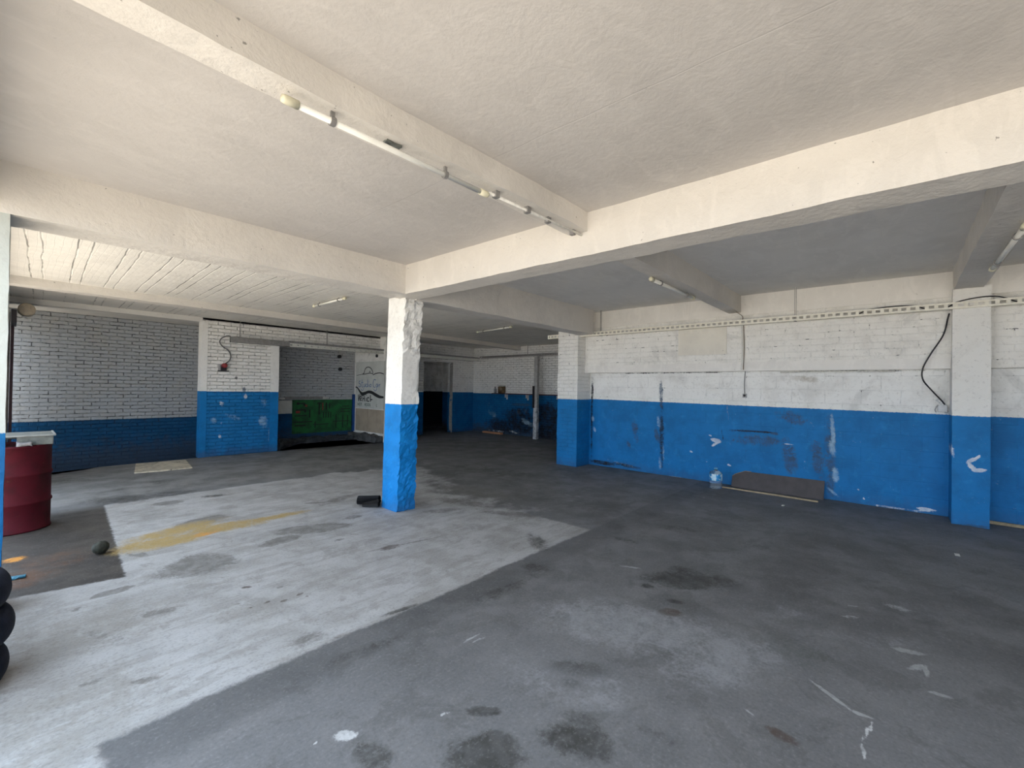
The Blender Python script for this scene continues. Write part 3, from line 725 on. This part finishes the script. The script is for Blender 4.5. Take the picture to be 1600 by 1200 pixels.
lamp('ceiling_lamp', (.745, 2.00, 2.777), (1.99, 1.985, 2.777), .015, 'long pale tube lamp under the front cross beam', (.18, .72), 'tube lamps', z_up=.035)
lamp('ceiling_lamp', (4.68, 2.10, 2.79), (6.03, 2.09, 2.79), .02, 'tube lamp under the cross beam behind the deep beam', (.2, .8), 'tube lamps', z_up=.03)
lamp('ceiling_lamp', (4.85, -.675, 2.795), (6.38, -.665, 2.795), .02, 'tube lamp under the beam above the pilaster', (.2, .8), 'tube lamps', z_up=.03)
lamp('ceiling_lamp', (3.33, 6.32, 2.865), (3.34, 7.42, 2.865), .018, 'tube lamp on the ribbed slab beside the pillar top', (.2, .8), 'tube lamps', z_up=.03)
lamp('ceiling_lamp', (7.12, 6.30, 2.865), (7.35, 7.62, 2.865), .018, 'tube lamp on the ribbed slab between pillar and right wall pier', (.2, .8), 'tube lamps', z_up=.03)
r = empty('conduit', (2.0, 1.985, 2.795), 'thin painted conduit continuing from the long tube lamp to the deep beam', 'pipe')
link('pipe', tube([(0, 0, 0), (.5, -.01, .003), (1.04, -.03, .005)], .010, 8), M['conduit'], r, True)
for x in (.06, .38, .62, .95): link('clip', boxes((x - .018, x + .018, -.022, .014, -.014, .03)), M['grey_metal'], r)
tag(link('plaster_lump', rough_box(-.045, .045, -.03, .03, -.02, .02, .02, .012, 20), M['traymetal'], loc=(1.30, 2.02, 2.832)), 'dark chipped lump under the front cross beam above the tube lamp', 'lump')

# ------------------------------------------------------------------ cable trays
def slotted_channel(L, h, w, pitch, slot, t=.003, lip=.013, sides=2):
    """a U channel along +y with slotted sides: real holes"""
    bm = bmesh.new(); n = int(L / pitch)
    bm_box(bm, 0, w, 0, L, 0, t)                              # bottom
    for x in (0, w - t)[:sides]:
        bm_box(bm, x, x + t, 0, L, t, lip); bm_box(bm, x, x + t, 0, L, h - lip, h); 
        for i in range(n + 1):
            y = min(i * pitch, L - (pitch - slot)); bm_box(bm, x, x + t, y, y + pitch - slot, lip, h - lip)
    return bm
r = empty('cable_tray', (7.5, -4.5, 2.595), 'long pale slotted cable tray along the right wall', 'cable tray', 'slotted cable trays')
link('channel', slotted_channel(10.12, .078, .10, .085, .05, lip=.022, sides=1), M['traycream'], r)
link('back_flange', boxes((.095, .10, 0, 10.12, .003, .07)), simple('tray_back', (.58, .56, .51), .5), r)
for y in (4.38, 1.165, -2.0):
    ly = y + 4.5
    link('hanger', boxes((.045, .055, ly - .012, ly - .006, .0, .49), (.045, .055, ly + .006, ly + .012, .0, .49), (-.004, .104, ly - .015, ly + .015, -.004, .0)), M['grey_metal'], r)
r = empty('cable_tray', (3.07, 10.66, 2.50), 'grey cable tray in front of the brick pier wall and sunken bay', 'cable tray', 'slotted cable trays')
bm = slotted_channel(7.35, .085, .08, .16, .07, lip=.028); bmesh.ops.rotate(bm, verts=bm.verts, cent=(0, 0, 0), matrix=Matrix.Rotation(-PI / 2, 3, 'Z')); bmesh.ops.translate(bm, verts=bm.verts, vec=(0, .08, -.078))
link('channel', bm, M['pale_metal'], r)
link('cover', boxes((0, 1.2, -.004, .085, -.08, .035), (1.2, 7.35, -.006, .088, .004, .05)), M['grey_metal'], r)
for x in (.18, 2.10, 4.6): link('hanger', boxes((x - .012, x - .005, .03, .04, .05, .40), (x + .005, x + .012, .03, .04, .05, .40)), M['grey_metal'], r)
r = empty('cable_tray', (10.42, 5.6, 2.53), 'cable tray crossing in front of the far wall shelf', 'cable tray', 'slotted cable trays')
link('channel', slotted_channel(5.05, .06, .10, .06, .03), M['grey_metal'], r)
link('hanger', boxes((.045, .055, 3.0, 3.01, .06, .37)), M['grey_metal'], r)

# post carrying the far tray
r = empty('metal_post', (10.62, 8.36, 0), 'square metal post with a whitened foot before the far wall', 'post')
link('shaft', boxes((-.05, .05, -.06, .06, .62, 2.53)), simple('pale_grey_post', (.50, .49, .47), .6, .1, .3, 10), r)
link('foot', rough_box(-.055, .055, -.065, .065, 0, .95, .04, .006, 8), simple('whitewashed_foot', (.60, .62, .64), .7, 0, .65, 9), r)
link('bracket', boxes((-.07, -.05, .03, .10, .95, 1.62)), M['dark_steel'], r)

# ------------------------------------------------------------------ cables, sockets
def cable(name, pts, r, mat, label, cat='cable', n=8):
    p = [Vector(q) for q in pts]; o = link(name, tube([q - p[0] for q in spline(p, n)], r, 8), M[mat], None, True, p[0]); return tag(o, label, cat)
cable('power_cable', [(7.66, -.44, 2.56), (7.70, -.43, 2.50), (7.68, -.39, 2.30), (7.66, -.27, 2.05), (7.66, -.205, 1.88), (7.68, -.21, 1.74), (7.78, -.30, 1.60), (7.88, -.39, 1.48), (7.90, -.42, 1.43)], .0085, 'cable', 'thick black cable hanging down beside the pilaster on the right wall')
cable('power_cable', [(7.575, .62, 2.607), (7.575, .50, 2.609), (7.57, .42, 2.64), (7.56, .34, 2.676), (7.55, .08, 2.69), (7.56, -.12, 2.676), (7.57, -.2, 2.64), (7.575, -.28, 2.609), (7.575, -.38, 2.609), (7.57, -.44, 2.64), (7.54, -.50, 2.678), (7.5, -.66, 2.705), (7.5, -.80, 2.705), (7.54, -.90, 2.678), (7.57, -.97, 2.64), (7.575, -1.05, 2.608)], .007, 'cable', 'black cable lying in the long slotted tray and humping above it')
cable('power_cable', [(3.07, 10.70, 2.545), (3.02, 10.72, 2.55), (2.93, 10.75, 2.50), (2.90, 10.79, 2.42), (2.95, 10.80, 2.33), (3.06, 10.80, 2.25), (3.11, 10.80, 2.14), (3.09, 10.80, 2.04), (3.01, 10.80, 1.96)], .011, 'greycable', 'grey cable curling from the tray end to the red socket')
cable('power_cable', [(7.60, 1.98, 2.82), (7.66, 1.93, 2.78), (7.69, 1.90, 2.74), (7.69, 1.92, 2.69), (7.69, 2.05, 2.665), (7.69, 2.2, 2.68), (7.69, 2.33, 2.69), (7.69, 2.38, 2.70)], .005, 'browncable', 'thin brown wire dangling from the cross beam end on the right wall')
r = empty('twin_wires', (7.70, 1.885, 1.90), 'twin thin wires running down the hollow brick wall to the lintel', 'conduit')  # two wires running down the wall face, not a loose cord
for k, dy in enumerate((0, .03)): link('wire', tube(spline([(-.004, dy, 0), (-.004, dy - .01, .35), (-.004, dy + .004, .74)]), .006, 6), M['conduit' if k else 'browncable'], r, True)
r = empty('wall_socket', (7.915, 1.912, 1.49), 'small grey socket hanging on a thin wire over the blue panel', 'socket')
link('body', bez_bevel(boxes((-.02, .012, -.03, .03, -.035, .03)), .006), M['box'], r)
link('face', lathe([(.0, -.028), (.018, -.028), (.02, -.02)], 16, 'x'), M['dark_steel'], r)
link('wire', tube(spline([(.0, 0, .03), (.002, .006, .2), (.0, -.003, .395)]), .005, 6), M['greycable'], r, True)
r = empty('wall_socket', (7.905, -.40, 1.39), 'pale socket at the end of the thick black cable by the pilaster', 'socket')
link('body', bez_bevel(boxes((-.03, .022, -.045, .045, -.055, .035)), .008), M['whiteplastic'], r)
link('flex', tube(spline([(-.01, .02, .03), (-.03, .05, .02), (-.03, .07, -.03), (-.01, .06, -.06)]), .006, 6), M['box'], r, True)
o = link('conduit', tube([(0, 0, 0), (0, -1.35, -.002)], .012, 8), M['conduit'], None, True, (7.915, 1.41, 1.862)); tag(o, 'thin white pipe fixed just under the lintel', 'pipe')
r = empty('power_socket', (2.985, 10.83, 1.90), 'faded red industrial socket on the brick pier wall', 'socket')
link('cap', lathe([(.03, -.12), (.048, -.115), (.05, -.05), (.036, -.03)], 20, 'y', (0, 0, .02)), M['redplastic'], r, True)
link('body', bez_bevel(boxes((-.05, .05, -.05, .016, -.09, .03)), .008), M['dark_steel'], r)
link('bracket', boxes((-.10, .10, -.03, .012, -.105, -.085)), M['black'], r)
link('base_plate', boxes((-.09, .07, .006, .016, -.10, .05)), M['box'], r)
for (x, z, lab) in ((5.90 * 1.061, 1.55 + .774 * 1.061, 'upper'), (5.93 * 1.061, 1.55 + .43 * 1.061, 'lower')):
    o = link('pipe_stub', lathe([(.035, -.05), (.048, -.05), (.05, 0), (.05, .01)], 16, 'y'), M['black'], None, True, (x, 12.19, z)); tag(o, f'{lab} black pipe stub on the sunken bay wall', 'pipe')  # plain pipe stubs set in the wall, no vents

o = link('pipe_stub', lathe([(.03, -.03), (.045, -.03), (.045, .0), (.03, .0)], 16, 'x'), M['black'], None, True, (6.757, 10.99, 2.38)); tag(o, 'small black stub above the painted sign', 'pipe')  # one more plain stub, no vent
# ------------------------------------------------------------------ sunken bay: board, sheet, shelf rail, sign
r = empty('tool_board', (4.98, 12.185, .22), 'green painted tool board with dark tool outlines', 'board')
link('board', boxes((0, 1.69, -.02, .012, 0, .91)), M['green'], r)
def outl(bs, mat='inkblack'):
    bm = bmesh.new()
    for x, z, w, h in bs: bm_box(bm, x, x + w, -.028, -.0202, z, z + h)
    return link('tool_outline', bm, M[mat], r)
outl([(.10, .78, .07, .06), (.17, .80, .16, .025), (.28, .75, .05, .05)]); outl([(.33, .72, .05, .06)], 'redplastic')
outl([(.08, .62, .26, .03), (.31, .57, .04, .06)]); outl([(.08, .55, .11, .06)], 'redplastic')
outl([(.05, .47, .33, .022)]); outl([(.03, .30, .50, .025), (.05, .20, .30, .03)])
outl([(.70, .50, .03, .33), (.66, .80, .12, .03)]); outl([(.80, .62, .026, .2)], 'redplastic'); outl([(.90, .63, .03, .2)]); outl([(1.0, .66, .022, .15)])
outl([(.44, .42, .03, .22)]); outl([(.83 + .07 * i, .40, .02, .16) for i in range(4)]); outl([(1.35, .55, .28, .02), (1.37, .63, .25, .02), (1.4, .71, .2, .02)])
outl([(.55, .22, .45, .02), (.6, .13, .02, .18)]); outl([(1.12, .28, .5, .02), (1.2, .1, .02, .4), (1.4, .1, .02, .35), (1.55, .15, .02, .3)])
o = link('notice_sheet', boxes((0, .37, 0, .008, 0, .345)), M['board'], None, False, (4.60, 12.188, .77)); tag(o, 'blank white sheet beside the green tool board', 'sheet')
r = empty('tool_rail', (4.62, 12.14, 1.135), 'grey rail with pale ends above the green tool board', 'rail')
link('bar', boxes((.14, 1.15, -.02, .05, .015, .085)), M['grey_metal'], r)
link('end_plate', boxes((0, .14, -.02, .052, .01, .065)), M['paper'], r); link('end_plate', boxes((1.15, 1.32, -.02, .052, .015, .075)), M['paper'], r)

# painted sign on the side block: local u runs along -y (towards the viewer), w up
r = empty('wall_sign', (6.752, 12.08, .90), 'white painted board with a car outline and hand lettering', 'sign')
link('board', boxes((-.02, .0, -1.50, 0, 0, 1.33)), M['board'], r)
def stroke(name, pts, rad, mat, n=6, flat=.5):
    pp = spline([(-.024, -u, w) for u, w in pts], n)
    bm = tube(pp, rad, 6)
    for v in bm.verts: v.co.x = -.022 + (v.co.x + .024) * .25
    return bm
def strokes(name, lst, mat):
    bm = bmesh.new()
    for pts, rad in lst:
        b2 = stroke(name, pts, rad, mat); me = bpy.data.meshes.new('tmp'); b2.to_mesh(me); b2.free(); bm.from_mesh(me); bpy.data.meshes.remove(me)
    return link(name, bm, M[mat], r)
# scale: u 0..1.5 m, w 0..1.33
strokes('car_drawing', [([(.40, .98), (.46, 1.02), (.50, 1.10), (.58, 1.16), (.72, 1.17), (.84, 1.12), (.92, 1.03), (.93, .99)], .013),
                        ([(.36, .97), (.55, .98), (.75, 1.0), (.93, .98)], .012), ([(.74, 1.0), (.76, 1.06), (.80, 1.02)], .01), ([(.05, .94), (.4, .975)], .008),
                        ([(.93, .95), (1.1, .99), (1.3, 1.0), (1.48, .97)], .014)], 'inkblack')
cur = [([(.26, .78), (.20, .76), (.19, .71), (.26, .69), (.29, .64), (.24, .60), (.17, .63)], .010),
       ([(.36, .82), (.35, .62), (.40, .60)], .010), ([(.31, .73), (.42, .735)], .008),
       ([(.44, .70), (.44, .62), (.50, .61), (.52, .70), (.53, .61)], .009),
       ([(.64, .68), (.58, .69), (.57, .62), (.63, .61), (.66, .66), (.66, .82), (.67, .61)], .009),
       ([(.72, .69), (.72, .61)], .009), ([(.72, .75), (.725, .76)], .010),
       ([(.81, .69), (.77, .66), (.79, .61), (.84, .63), (.85, .68), (.81, .69)], .009),
       ([(1.08, .80), (1.0, .82), (.95, .73), (.97, .62), (1.06, .60)], .010),
       ([(1.18, .69), (1.12, .69), (1.11, .62), (1.16, .61), (1.19, .68), (1.20, .61)], .009), ([(1.25, .69), (1.26, .61)], .009), ([(1.26, .66), (1.31, .69)], .009),
       ([(.30, .55), (.36, .50), (.44, .53), (.44, .58)], .008), ([(.98, .55), (1.05, .50), (1.12, .53), (1.13, .58)], .008)]
strokes('blue_script', cur, 'inkblue')
bm = bmesh.new()
sw = spline([(0, .60, .02), (.1, .585, .03), (.22, .50, .045), (.36, .415, .065), (.52, .43, .06), (.70, .475, .05), (.88, .465, .055), (1.1, .40, .06), (1.3, .35, .05), (1.49, .34, .03)], 6)
rows = [(bm.verts.new((-.024, -p.x, p.y - p.z)), bm.verts.new((-.024, -p.x, p.y + p.z * .6)), bm.verts.new((-.021, -p.x, p.y - p.z)), bm.verts.new((-.021, -p.x, p.y + p.z * .6))) for p in sw]
for a, b in zip(rows, rows[1:]):
    bm.faces.new((a[0], b[0], b[1], a[1])); bm.faces.new((a[2], a[3], b[3], b[2])); bm.faces.new((a[0], a[2], b[2], b[0])); bm.faces.new((a[1], b[1], b[3], a[3]))
link('black_swoosh', bm, M['inkblack'], r)
blk0 = [([(.19, .36), (.215, .22)], .014), ([(.215, .22), (.26, .37)], .014), ([(.27, .27), (.33, .28), (.32, .33), (.28, .31), (.29, .24), (.34, .24)], .013),
       ([(.40, .36), (.39, .22)], .014), ([(.47, .34), (.47, .22)], .014), ([(.39, .28), (.47, .28)], .012),
       ([(.54, .30), (.54, .22)], .014), ([(.54, .35), (.545, .36)], .014), ([(.66, .30), (.60, .30), (.60, .23), (.66, .23)], .013), ([(.72, .36), (.72, .22)], .014), ([(.72, .26), (.80, .27)], .012)]
blk = [([(.16 + (u - .19) * 1.25, .19 + (w - .22) * 1.35) for u, w in p], rr * 1.35) for p, rr in blk0]
strokes('black_script', blk, 'inkblack')
def letters(txt, u, w, size, mat):
    cu = bpy.data.curves.new('lettering', 'FONT'); cu.body = txt; cu.size = size; cu.extrude = .0015
    o = bpy.data.objects.new('lettering', cu); COL.objects.link(o)
    dg = bpy.context.evaluated_depsgraph_get(); me = bpy.data.meshes.new_from_object(o.evaluated_get(dg)); bpy.data.objects.remove(o)
    for v in me.vertices: v.co = Vector((-.0225 - v.co.z, -(u + v.co.x), w + v.co.y))
    me.materials.clear(); me.materials.append(M[mat])
    q = bpy.data.objects.new('lettering', me); COL.objects.link(q); q.parent = r
letters('HOT', .12, .06, .12, 'inkgreen'); letters('RODS', .52, .06, .12, 'inkgreen'); letters('L', 1.12, .06, .12, 'inkgreen')
for k, (u0, u1) in enumerate(((.0, .66), (.67, 1.48))):
    o = link('plywood_sheet', boxes((0, .01, -(u1 - u0), 0, 0, .64)), M['tanboard'], None, False, (6.747, 12.08 - u0, .235))
    tag(o, ('tan plywood panel under the painted sign next to the corner', 'tan plywood panel under the painted sign nearer the pillar')[k], 'panel', 'plywood panels under the sign')

# ------------------------------------------------------------------ far wall shelf
r = empty('wall_shelf', (10.87, 7.0, 1.335), 'dark red plank shelf on the far wall', 'shelf')
link('plank', bez_bevel(boxes((-.09, .087, 0, 3.42, 0, .03)), .004), M['shelf'], r)
for y in (.75, 1.95, 2.85): link('bracket', boxes((-.03, .086, y - .012, y + .012, -.11, 0), (.06, .086, y - .02, y + .02, -.17, 0)), M['whiteplastic'], r)
r = empty('jar', (10.86, 10.02, 1.367), 'squat jar of brown contents on the far wall shelf', 'jar')
link('body', lathe([(.10, 0), (.13, .01), (.13, .20), (.11, .225)], 24), simple('jar_amber', (.16, .10, .05), .25, 0, .5, 14), r, True)
link('lid', lathe([(.115, .225), (.12, .228), (.12, .25), (.11, .255)], 24), M['paper'], r, True)
r = empty('bottle', (10.86, 10.33, 1.367), 'small slim bottle beside the jar on the far wall shelf', 'bottle')
link('body', lathe([(.04, 0), (.045, .01), (.045, .13), (.02, .17), (.018, .19)], 20), simple('grey_bottle', (.34, .35, .36), .3, 0, .3, 20), r, True)
link('cap', lathe([(.021, .19), (.022, .21), (.018, .215)], 16), M['dark_steel'], r, True)

# ------------------------------------------------------------------ drum, pan, rag
r = empty('oil_drum', (.025, 6.90, 0), 'faded red steel drum standing behind the front column', 'drum')
R0 = .285
prof = [(R0 - .02, 0), (R0 + .006, .004), (R0 + .006, .018), (R0, .022)]
for zc in (.29, .58): prof += [(R0, zc - .022), (R0 + .010, zc - .008), (R0 + .010, zc + .008), (R0, zc + .022)]
prof += [(R0, .855), (R0 + .006, .858), (R0 + .006, .876), (R0 - .006, .878), (R0 - .012, .862), (.0, .862)]
link('body', lathe(prof, 48), M['drum'], r, True).data.materials.append(M['drum'])
link('bung', lathe([(.03, .862), (.032, .874), (.012, .876)], 16, 'z', (.14, -.1, 0)), M['traymetal'], r)
r = empty('metal_pan', (.06, 6.93, .88), 'dull zinc pan lying upturned on the red drum', 'pan')
bm = boxes((-.30, .25, -.24, .24, .094, .10), (-.01, .245, -.235, -.229, .0, .095), (.242, .248, -.235, .235, -.0, .095), (-.30, .25, .229, .235, .03, .095))
link('body', bm, M['traymetal'], r)
link('rim', boxes((-.31, .265, -.256, -.24, .09, .104), (.25, .266, -.24, .256, .09, .104)), simple('worn_rim', (.34, .35, .33), .4, .4), r)
o = link('rag', rough_box(-.05, .05, -.03, .03, 0, .035, .02, .014, 16), M['rag'], None, True, (.10, 6.64, .882)); tag(o, 'crumpled pale rag on the rim of the red drum', 'rag')

# ------------------------------------------------------------------ tyres
def tyre_mesh():
    prof = []
    R1, R2, w = .325, .19, .09
    for a in range(0, 181, 15):
        t = math.radians(a); prof.append((R1 - .055 + .055 * math.sin(t), -w * math.cos(t)))
    prof += [(R2 + .02, w * .92), (R2, w * .8), (R2 + .012, 0), (R2, -w * .8), (R2 + .02, -w * .92)]
    return lathe(prof, 48, 'z', close=True)
proto = link('tyre', tyre_mesh(), M['tyre'], None, True)
spots = [(-.303, 3.50, .091, 'bottom tyre of the stack in front of the front column'), (-.285, 3.54, .274, 'middle tyre of the stack in front of the front column'), (-.300, 3.55, .457, 'top tyre of the stack in front of the front column')]
for i, (x, y, z, lab) in enumerate(spots):
    o = proto if i == 0 else proto.copy()
    if i: COL.objects.link(o)
    o.location = (x, y, z); o.rotation_euler = (0, 0, i * .7); tag(o, lab, 'tyre', 'tyres stacked by the column')

# ------------------------------------------------------------------ floor things
bm = bmesh.new(); bmesh.ops.create_icosphere(bm, subdivisions=4, radius=.060)
for v in bm.verts: v.co *= 1 + .08 * noise.noise(v.co * 30) + .05 * noise.noise(v.co * 70)
for v in bm.verts: v.co.z *= .93
tag(link('ball', bm, M['stone'], None, True, (.56, 5.38, .0575)), 'dark grimy round ball lying at the edge of the old slab', 'ball')
o = link('plastic_scrap', rough_box(-.05, .05, -.03, .03, 0, .012, .02, .008, 25), M['bluebit'], None, False, (.055, 5.16, .003)); tag(o, 'small blue plastic scrap on the rusty floor near the drum', 'scrap')
r = empty('rubber_sheet', (3.02, 5.06, 0), 'rolled dark rubber sheet lying against the pillar foot', 'rubber sheet')
ax = Vector((.66, -.75, 0))
def roll(p0, p1, r0, r1, turns=2.2, n=40):
    bm = bmesh.new(); a, b = Vector(p0), Vector(p1); d = (b - a).normalized(); s = Vector((-d.y, d.x, 0)); up = Vector((0, 0, 1)); rows = []
    for i in range(n + 1):
        t = i / n; ang = t * turns * 2 * PI; row = []
        for c, rr in ((a, r0), (b, r1)):
            rad = rr * (1 - .55 * t)
            row.append(bm.verts.new(c + s * math.cos(ang) * rad * 1.25 + up * (rr + math.sin(ang) * rad)))
        rows.append(row)
    for p, q in zip(rows, rows[1:]): bm.faces.new((p[0], p[1], q[1], q[0]))
    g = bm.faces[:]; bmesh.ops.solidify(bm, geom=g, thickness=.006)
    return bm
link('roll', roll(Vector((-.02, .20, .0)), Vector((.16, -.0, .0)), .062, .066), M['black'], r, True)
link('flap', roll(Vector((-.035, .06, .0)), Vector((.10, -.10, .0)), .030, .058, 1.4), M['black'], r, True)
def plank(name, poly, z0, z1, mat, label, cat, jitter=0):
    c = Vector((sum(p[0] for p in poly) / len(poly), sum(p[1] for p in poly) / len(poly), 0))
    o = link(name, prism([(x - c.x, y - c.y) for x, y in poly], z0, z1), mat, None, False, c); return tag(o, label, cat)
plank('plywood_scrap', [(1.40, 9.66), (1.75, 9.60), (2.19, 9.58), (2.235, 9.95), (2.31, 10.58), (2.17, 10.64), (1.80, 10.62), (1.57, 10.71)], .001, .022, M['scrap'], 'stained pale plywood offcut lying before the sunken bay', 'plywood')
plank('timber_offcut', [(10.70, 9.90), (10.80, 9.88), (10.83, 10.72), (10.72, 10.76)], .001, .06, M['orange'], 'orange timber offcut on the floor by the far wall', 'timber')
plank('wood_strip', [(7.60, 2.16), (7.625, 2.16), (7.615, 1.30), (7.605, .87), (7.58, .87), (7.59, 1.3)], .001, .022, M['wood'], 'thin pale wood strip on the floor along the leaning panel', 'strip')
plank('wood_strip', [(7.885, -.80), (7.915, -.80), (7.92, -2.6), (7.89, -2.6)], .001, .035, M['wood'], 'thin pale wood strip at the wall foot beyond the pilaster', 'strip')
r = empty('hardboard_panel', (7.80, 1.45, 0), 'dark brown hardboard panel with a cut corner leaning on the blue wall', 'panel')
bm = prism([(-.62, .002), (.62, .002), (.62, .168), (.58, .20), (.44, .262), (.40, .258), (-.62, .262)], 0, .012)
for v in bm.verts: v.co = Vector((v.co.z + .10 * (v.co.y / .262), v.co.x, v.co.y))
link('sheet', bm, M['panelbrown'], r)
bm = bmesh.new()
bm_tube(bm, [(.068, .619, .165), (.080, .58, .200), (.104, .44, .263), (.104, .35, .263)], .006, 6)
link('raw_edge', bm, M['edge'], r)
r = empty('water_bottle', (7.50, 2.22, 0), 'large clear plastic water bottle with a blue label by the blue wall', 'bottle')
prof = [(.075, .0), (.092, .008), (.094, .03), (.088, .045), (.094, .06), (.088, .075), (.094, .09), (.090, .105), (.094, .12), (.094, .235), (.085, .255), (.05, .275), (.022, .285), (.020, .30)]
link('body', lathe(prof, 32), M['clear'], r, True)
link('label', lathe([(.0952, .13), (.0962, .132), (.0962, .232), (.0952, .234)], 32, close=True), M['label'], r, True)
link('cap', lathe([(.024, .30), (.026, .302), (.026, .322), (.022, .326)], 20), simple('blue_cap', (.15, .45, .7), .4), r, True)
for k, (x, y, s, lab) in enumerate(((6.10, -.42, .035, 'white paper scrap on the dark floor before the pilaster'), (7.02, 1.20, .03, 'white paper scrap on the floor in front of the leaning panel'))):
    o = link('paper_scrap', rough_box(-s, s, -s * .5, s * .5, 0, .006, .02, .006, 25), M['paper'], None, False, (x, y, .003)); tag(o, lab, 'paper', 'paper scraps')

# ------------------------------------------------------------------ gate post and shutter roll at the far end of the open front
r = empty('roller_shutter', (.0, 10.75, 0), 'dark gate post and beige shutter roll at the end of the open front', 'shutter')
link('guide', boxes((-.015, .022, .10, .22, -.45, 2.42)), simple('maroon_steel', (.05, .02, .03), .5, .3), r)
link('roll', lathe([(.085, -.28), (.10, -.27), (.10, -.02), (.085, .0)], 24, 'y', (.15, .06, 2.68)), M['rag_tan'], r, True)
link('bracket', boxes((-.015, .045, -.6, .2, 2.42, 2.62)), M['dark_steel'], r)

# ------------------------------------------------------------------ daylight
w = bpy.data.worlds.new('sky'); SC.world = w; w.use_nodes = True
nt = w.node_tree; bg = nt.nodes['Background']; bg.inputs[0].default_value = SKY_COL; bg.inputs[1].default_value = SKY_STR
sun = bpy.data.lights.new('sun', 'SUN'); sun.energy = SUN_STR; sun.angle = .01; sun.color = (1, .90, .76)
so = bpy.data.objects.new('sun', sun); COL.objects.link(so)
so.rotation_euler = Vector(SUN_DIR).to_track_quat('-Z', 'Y').to_euler()

# ------------------------------------------------------------------ camera
cam = bpy.data.cameras.new('camera'); co = bpy.data.objects.new('camera', cam); COL.objects.link(co)
cam.sensor_width = 36; cam.sensor_fit = 'HORIZONTAL'; cam.lens = 690 / 1600 * 36; cam.clip_start = .01
Rv = Vector((.66090368, -.75028061, .01689165)); Uv = Vector((-.01778158, .00684633, .99981846)); Fv = Vector((.75026005, .66108406, .00881641))
mw = Matrix(((Rv.x, Uv.x, -Fv.x, 0), (Rv.y, Uv.y, -Fv.y, 0), (Rv.z, Uv.z, -Fv.z, 1.55), (0, 0, 0, 1)))
co.matrix_world = mw
SC.camera = co
vs = SC.view_settings; vs.view_transform = 'Standard'; vs.look = 'None'; vs.exposure = EXPOSURE; vs.gamma = 1; vs.use_curve_mapping = False
SC.cycles.diffuse_bounces = 6; SC.cycles.max_bounces = 8; SC.cycles.glossy_bounces = 2; SC.cycles.use_adaptive_sampling = True; SC.cycles.adaptive_threshold = .03
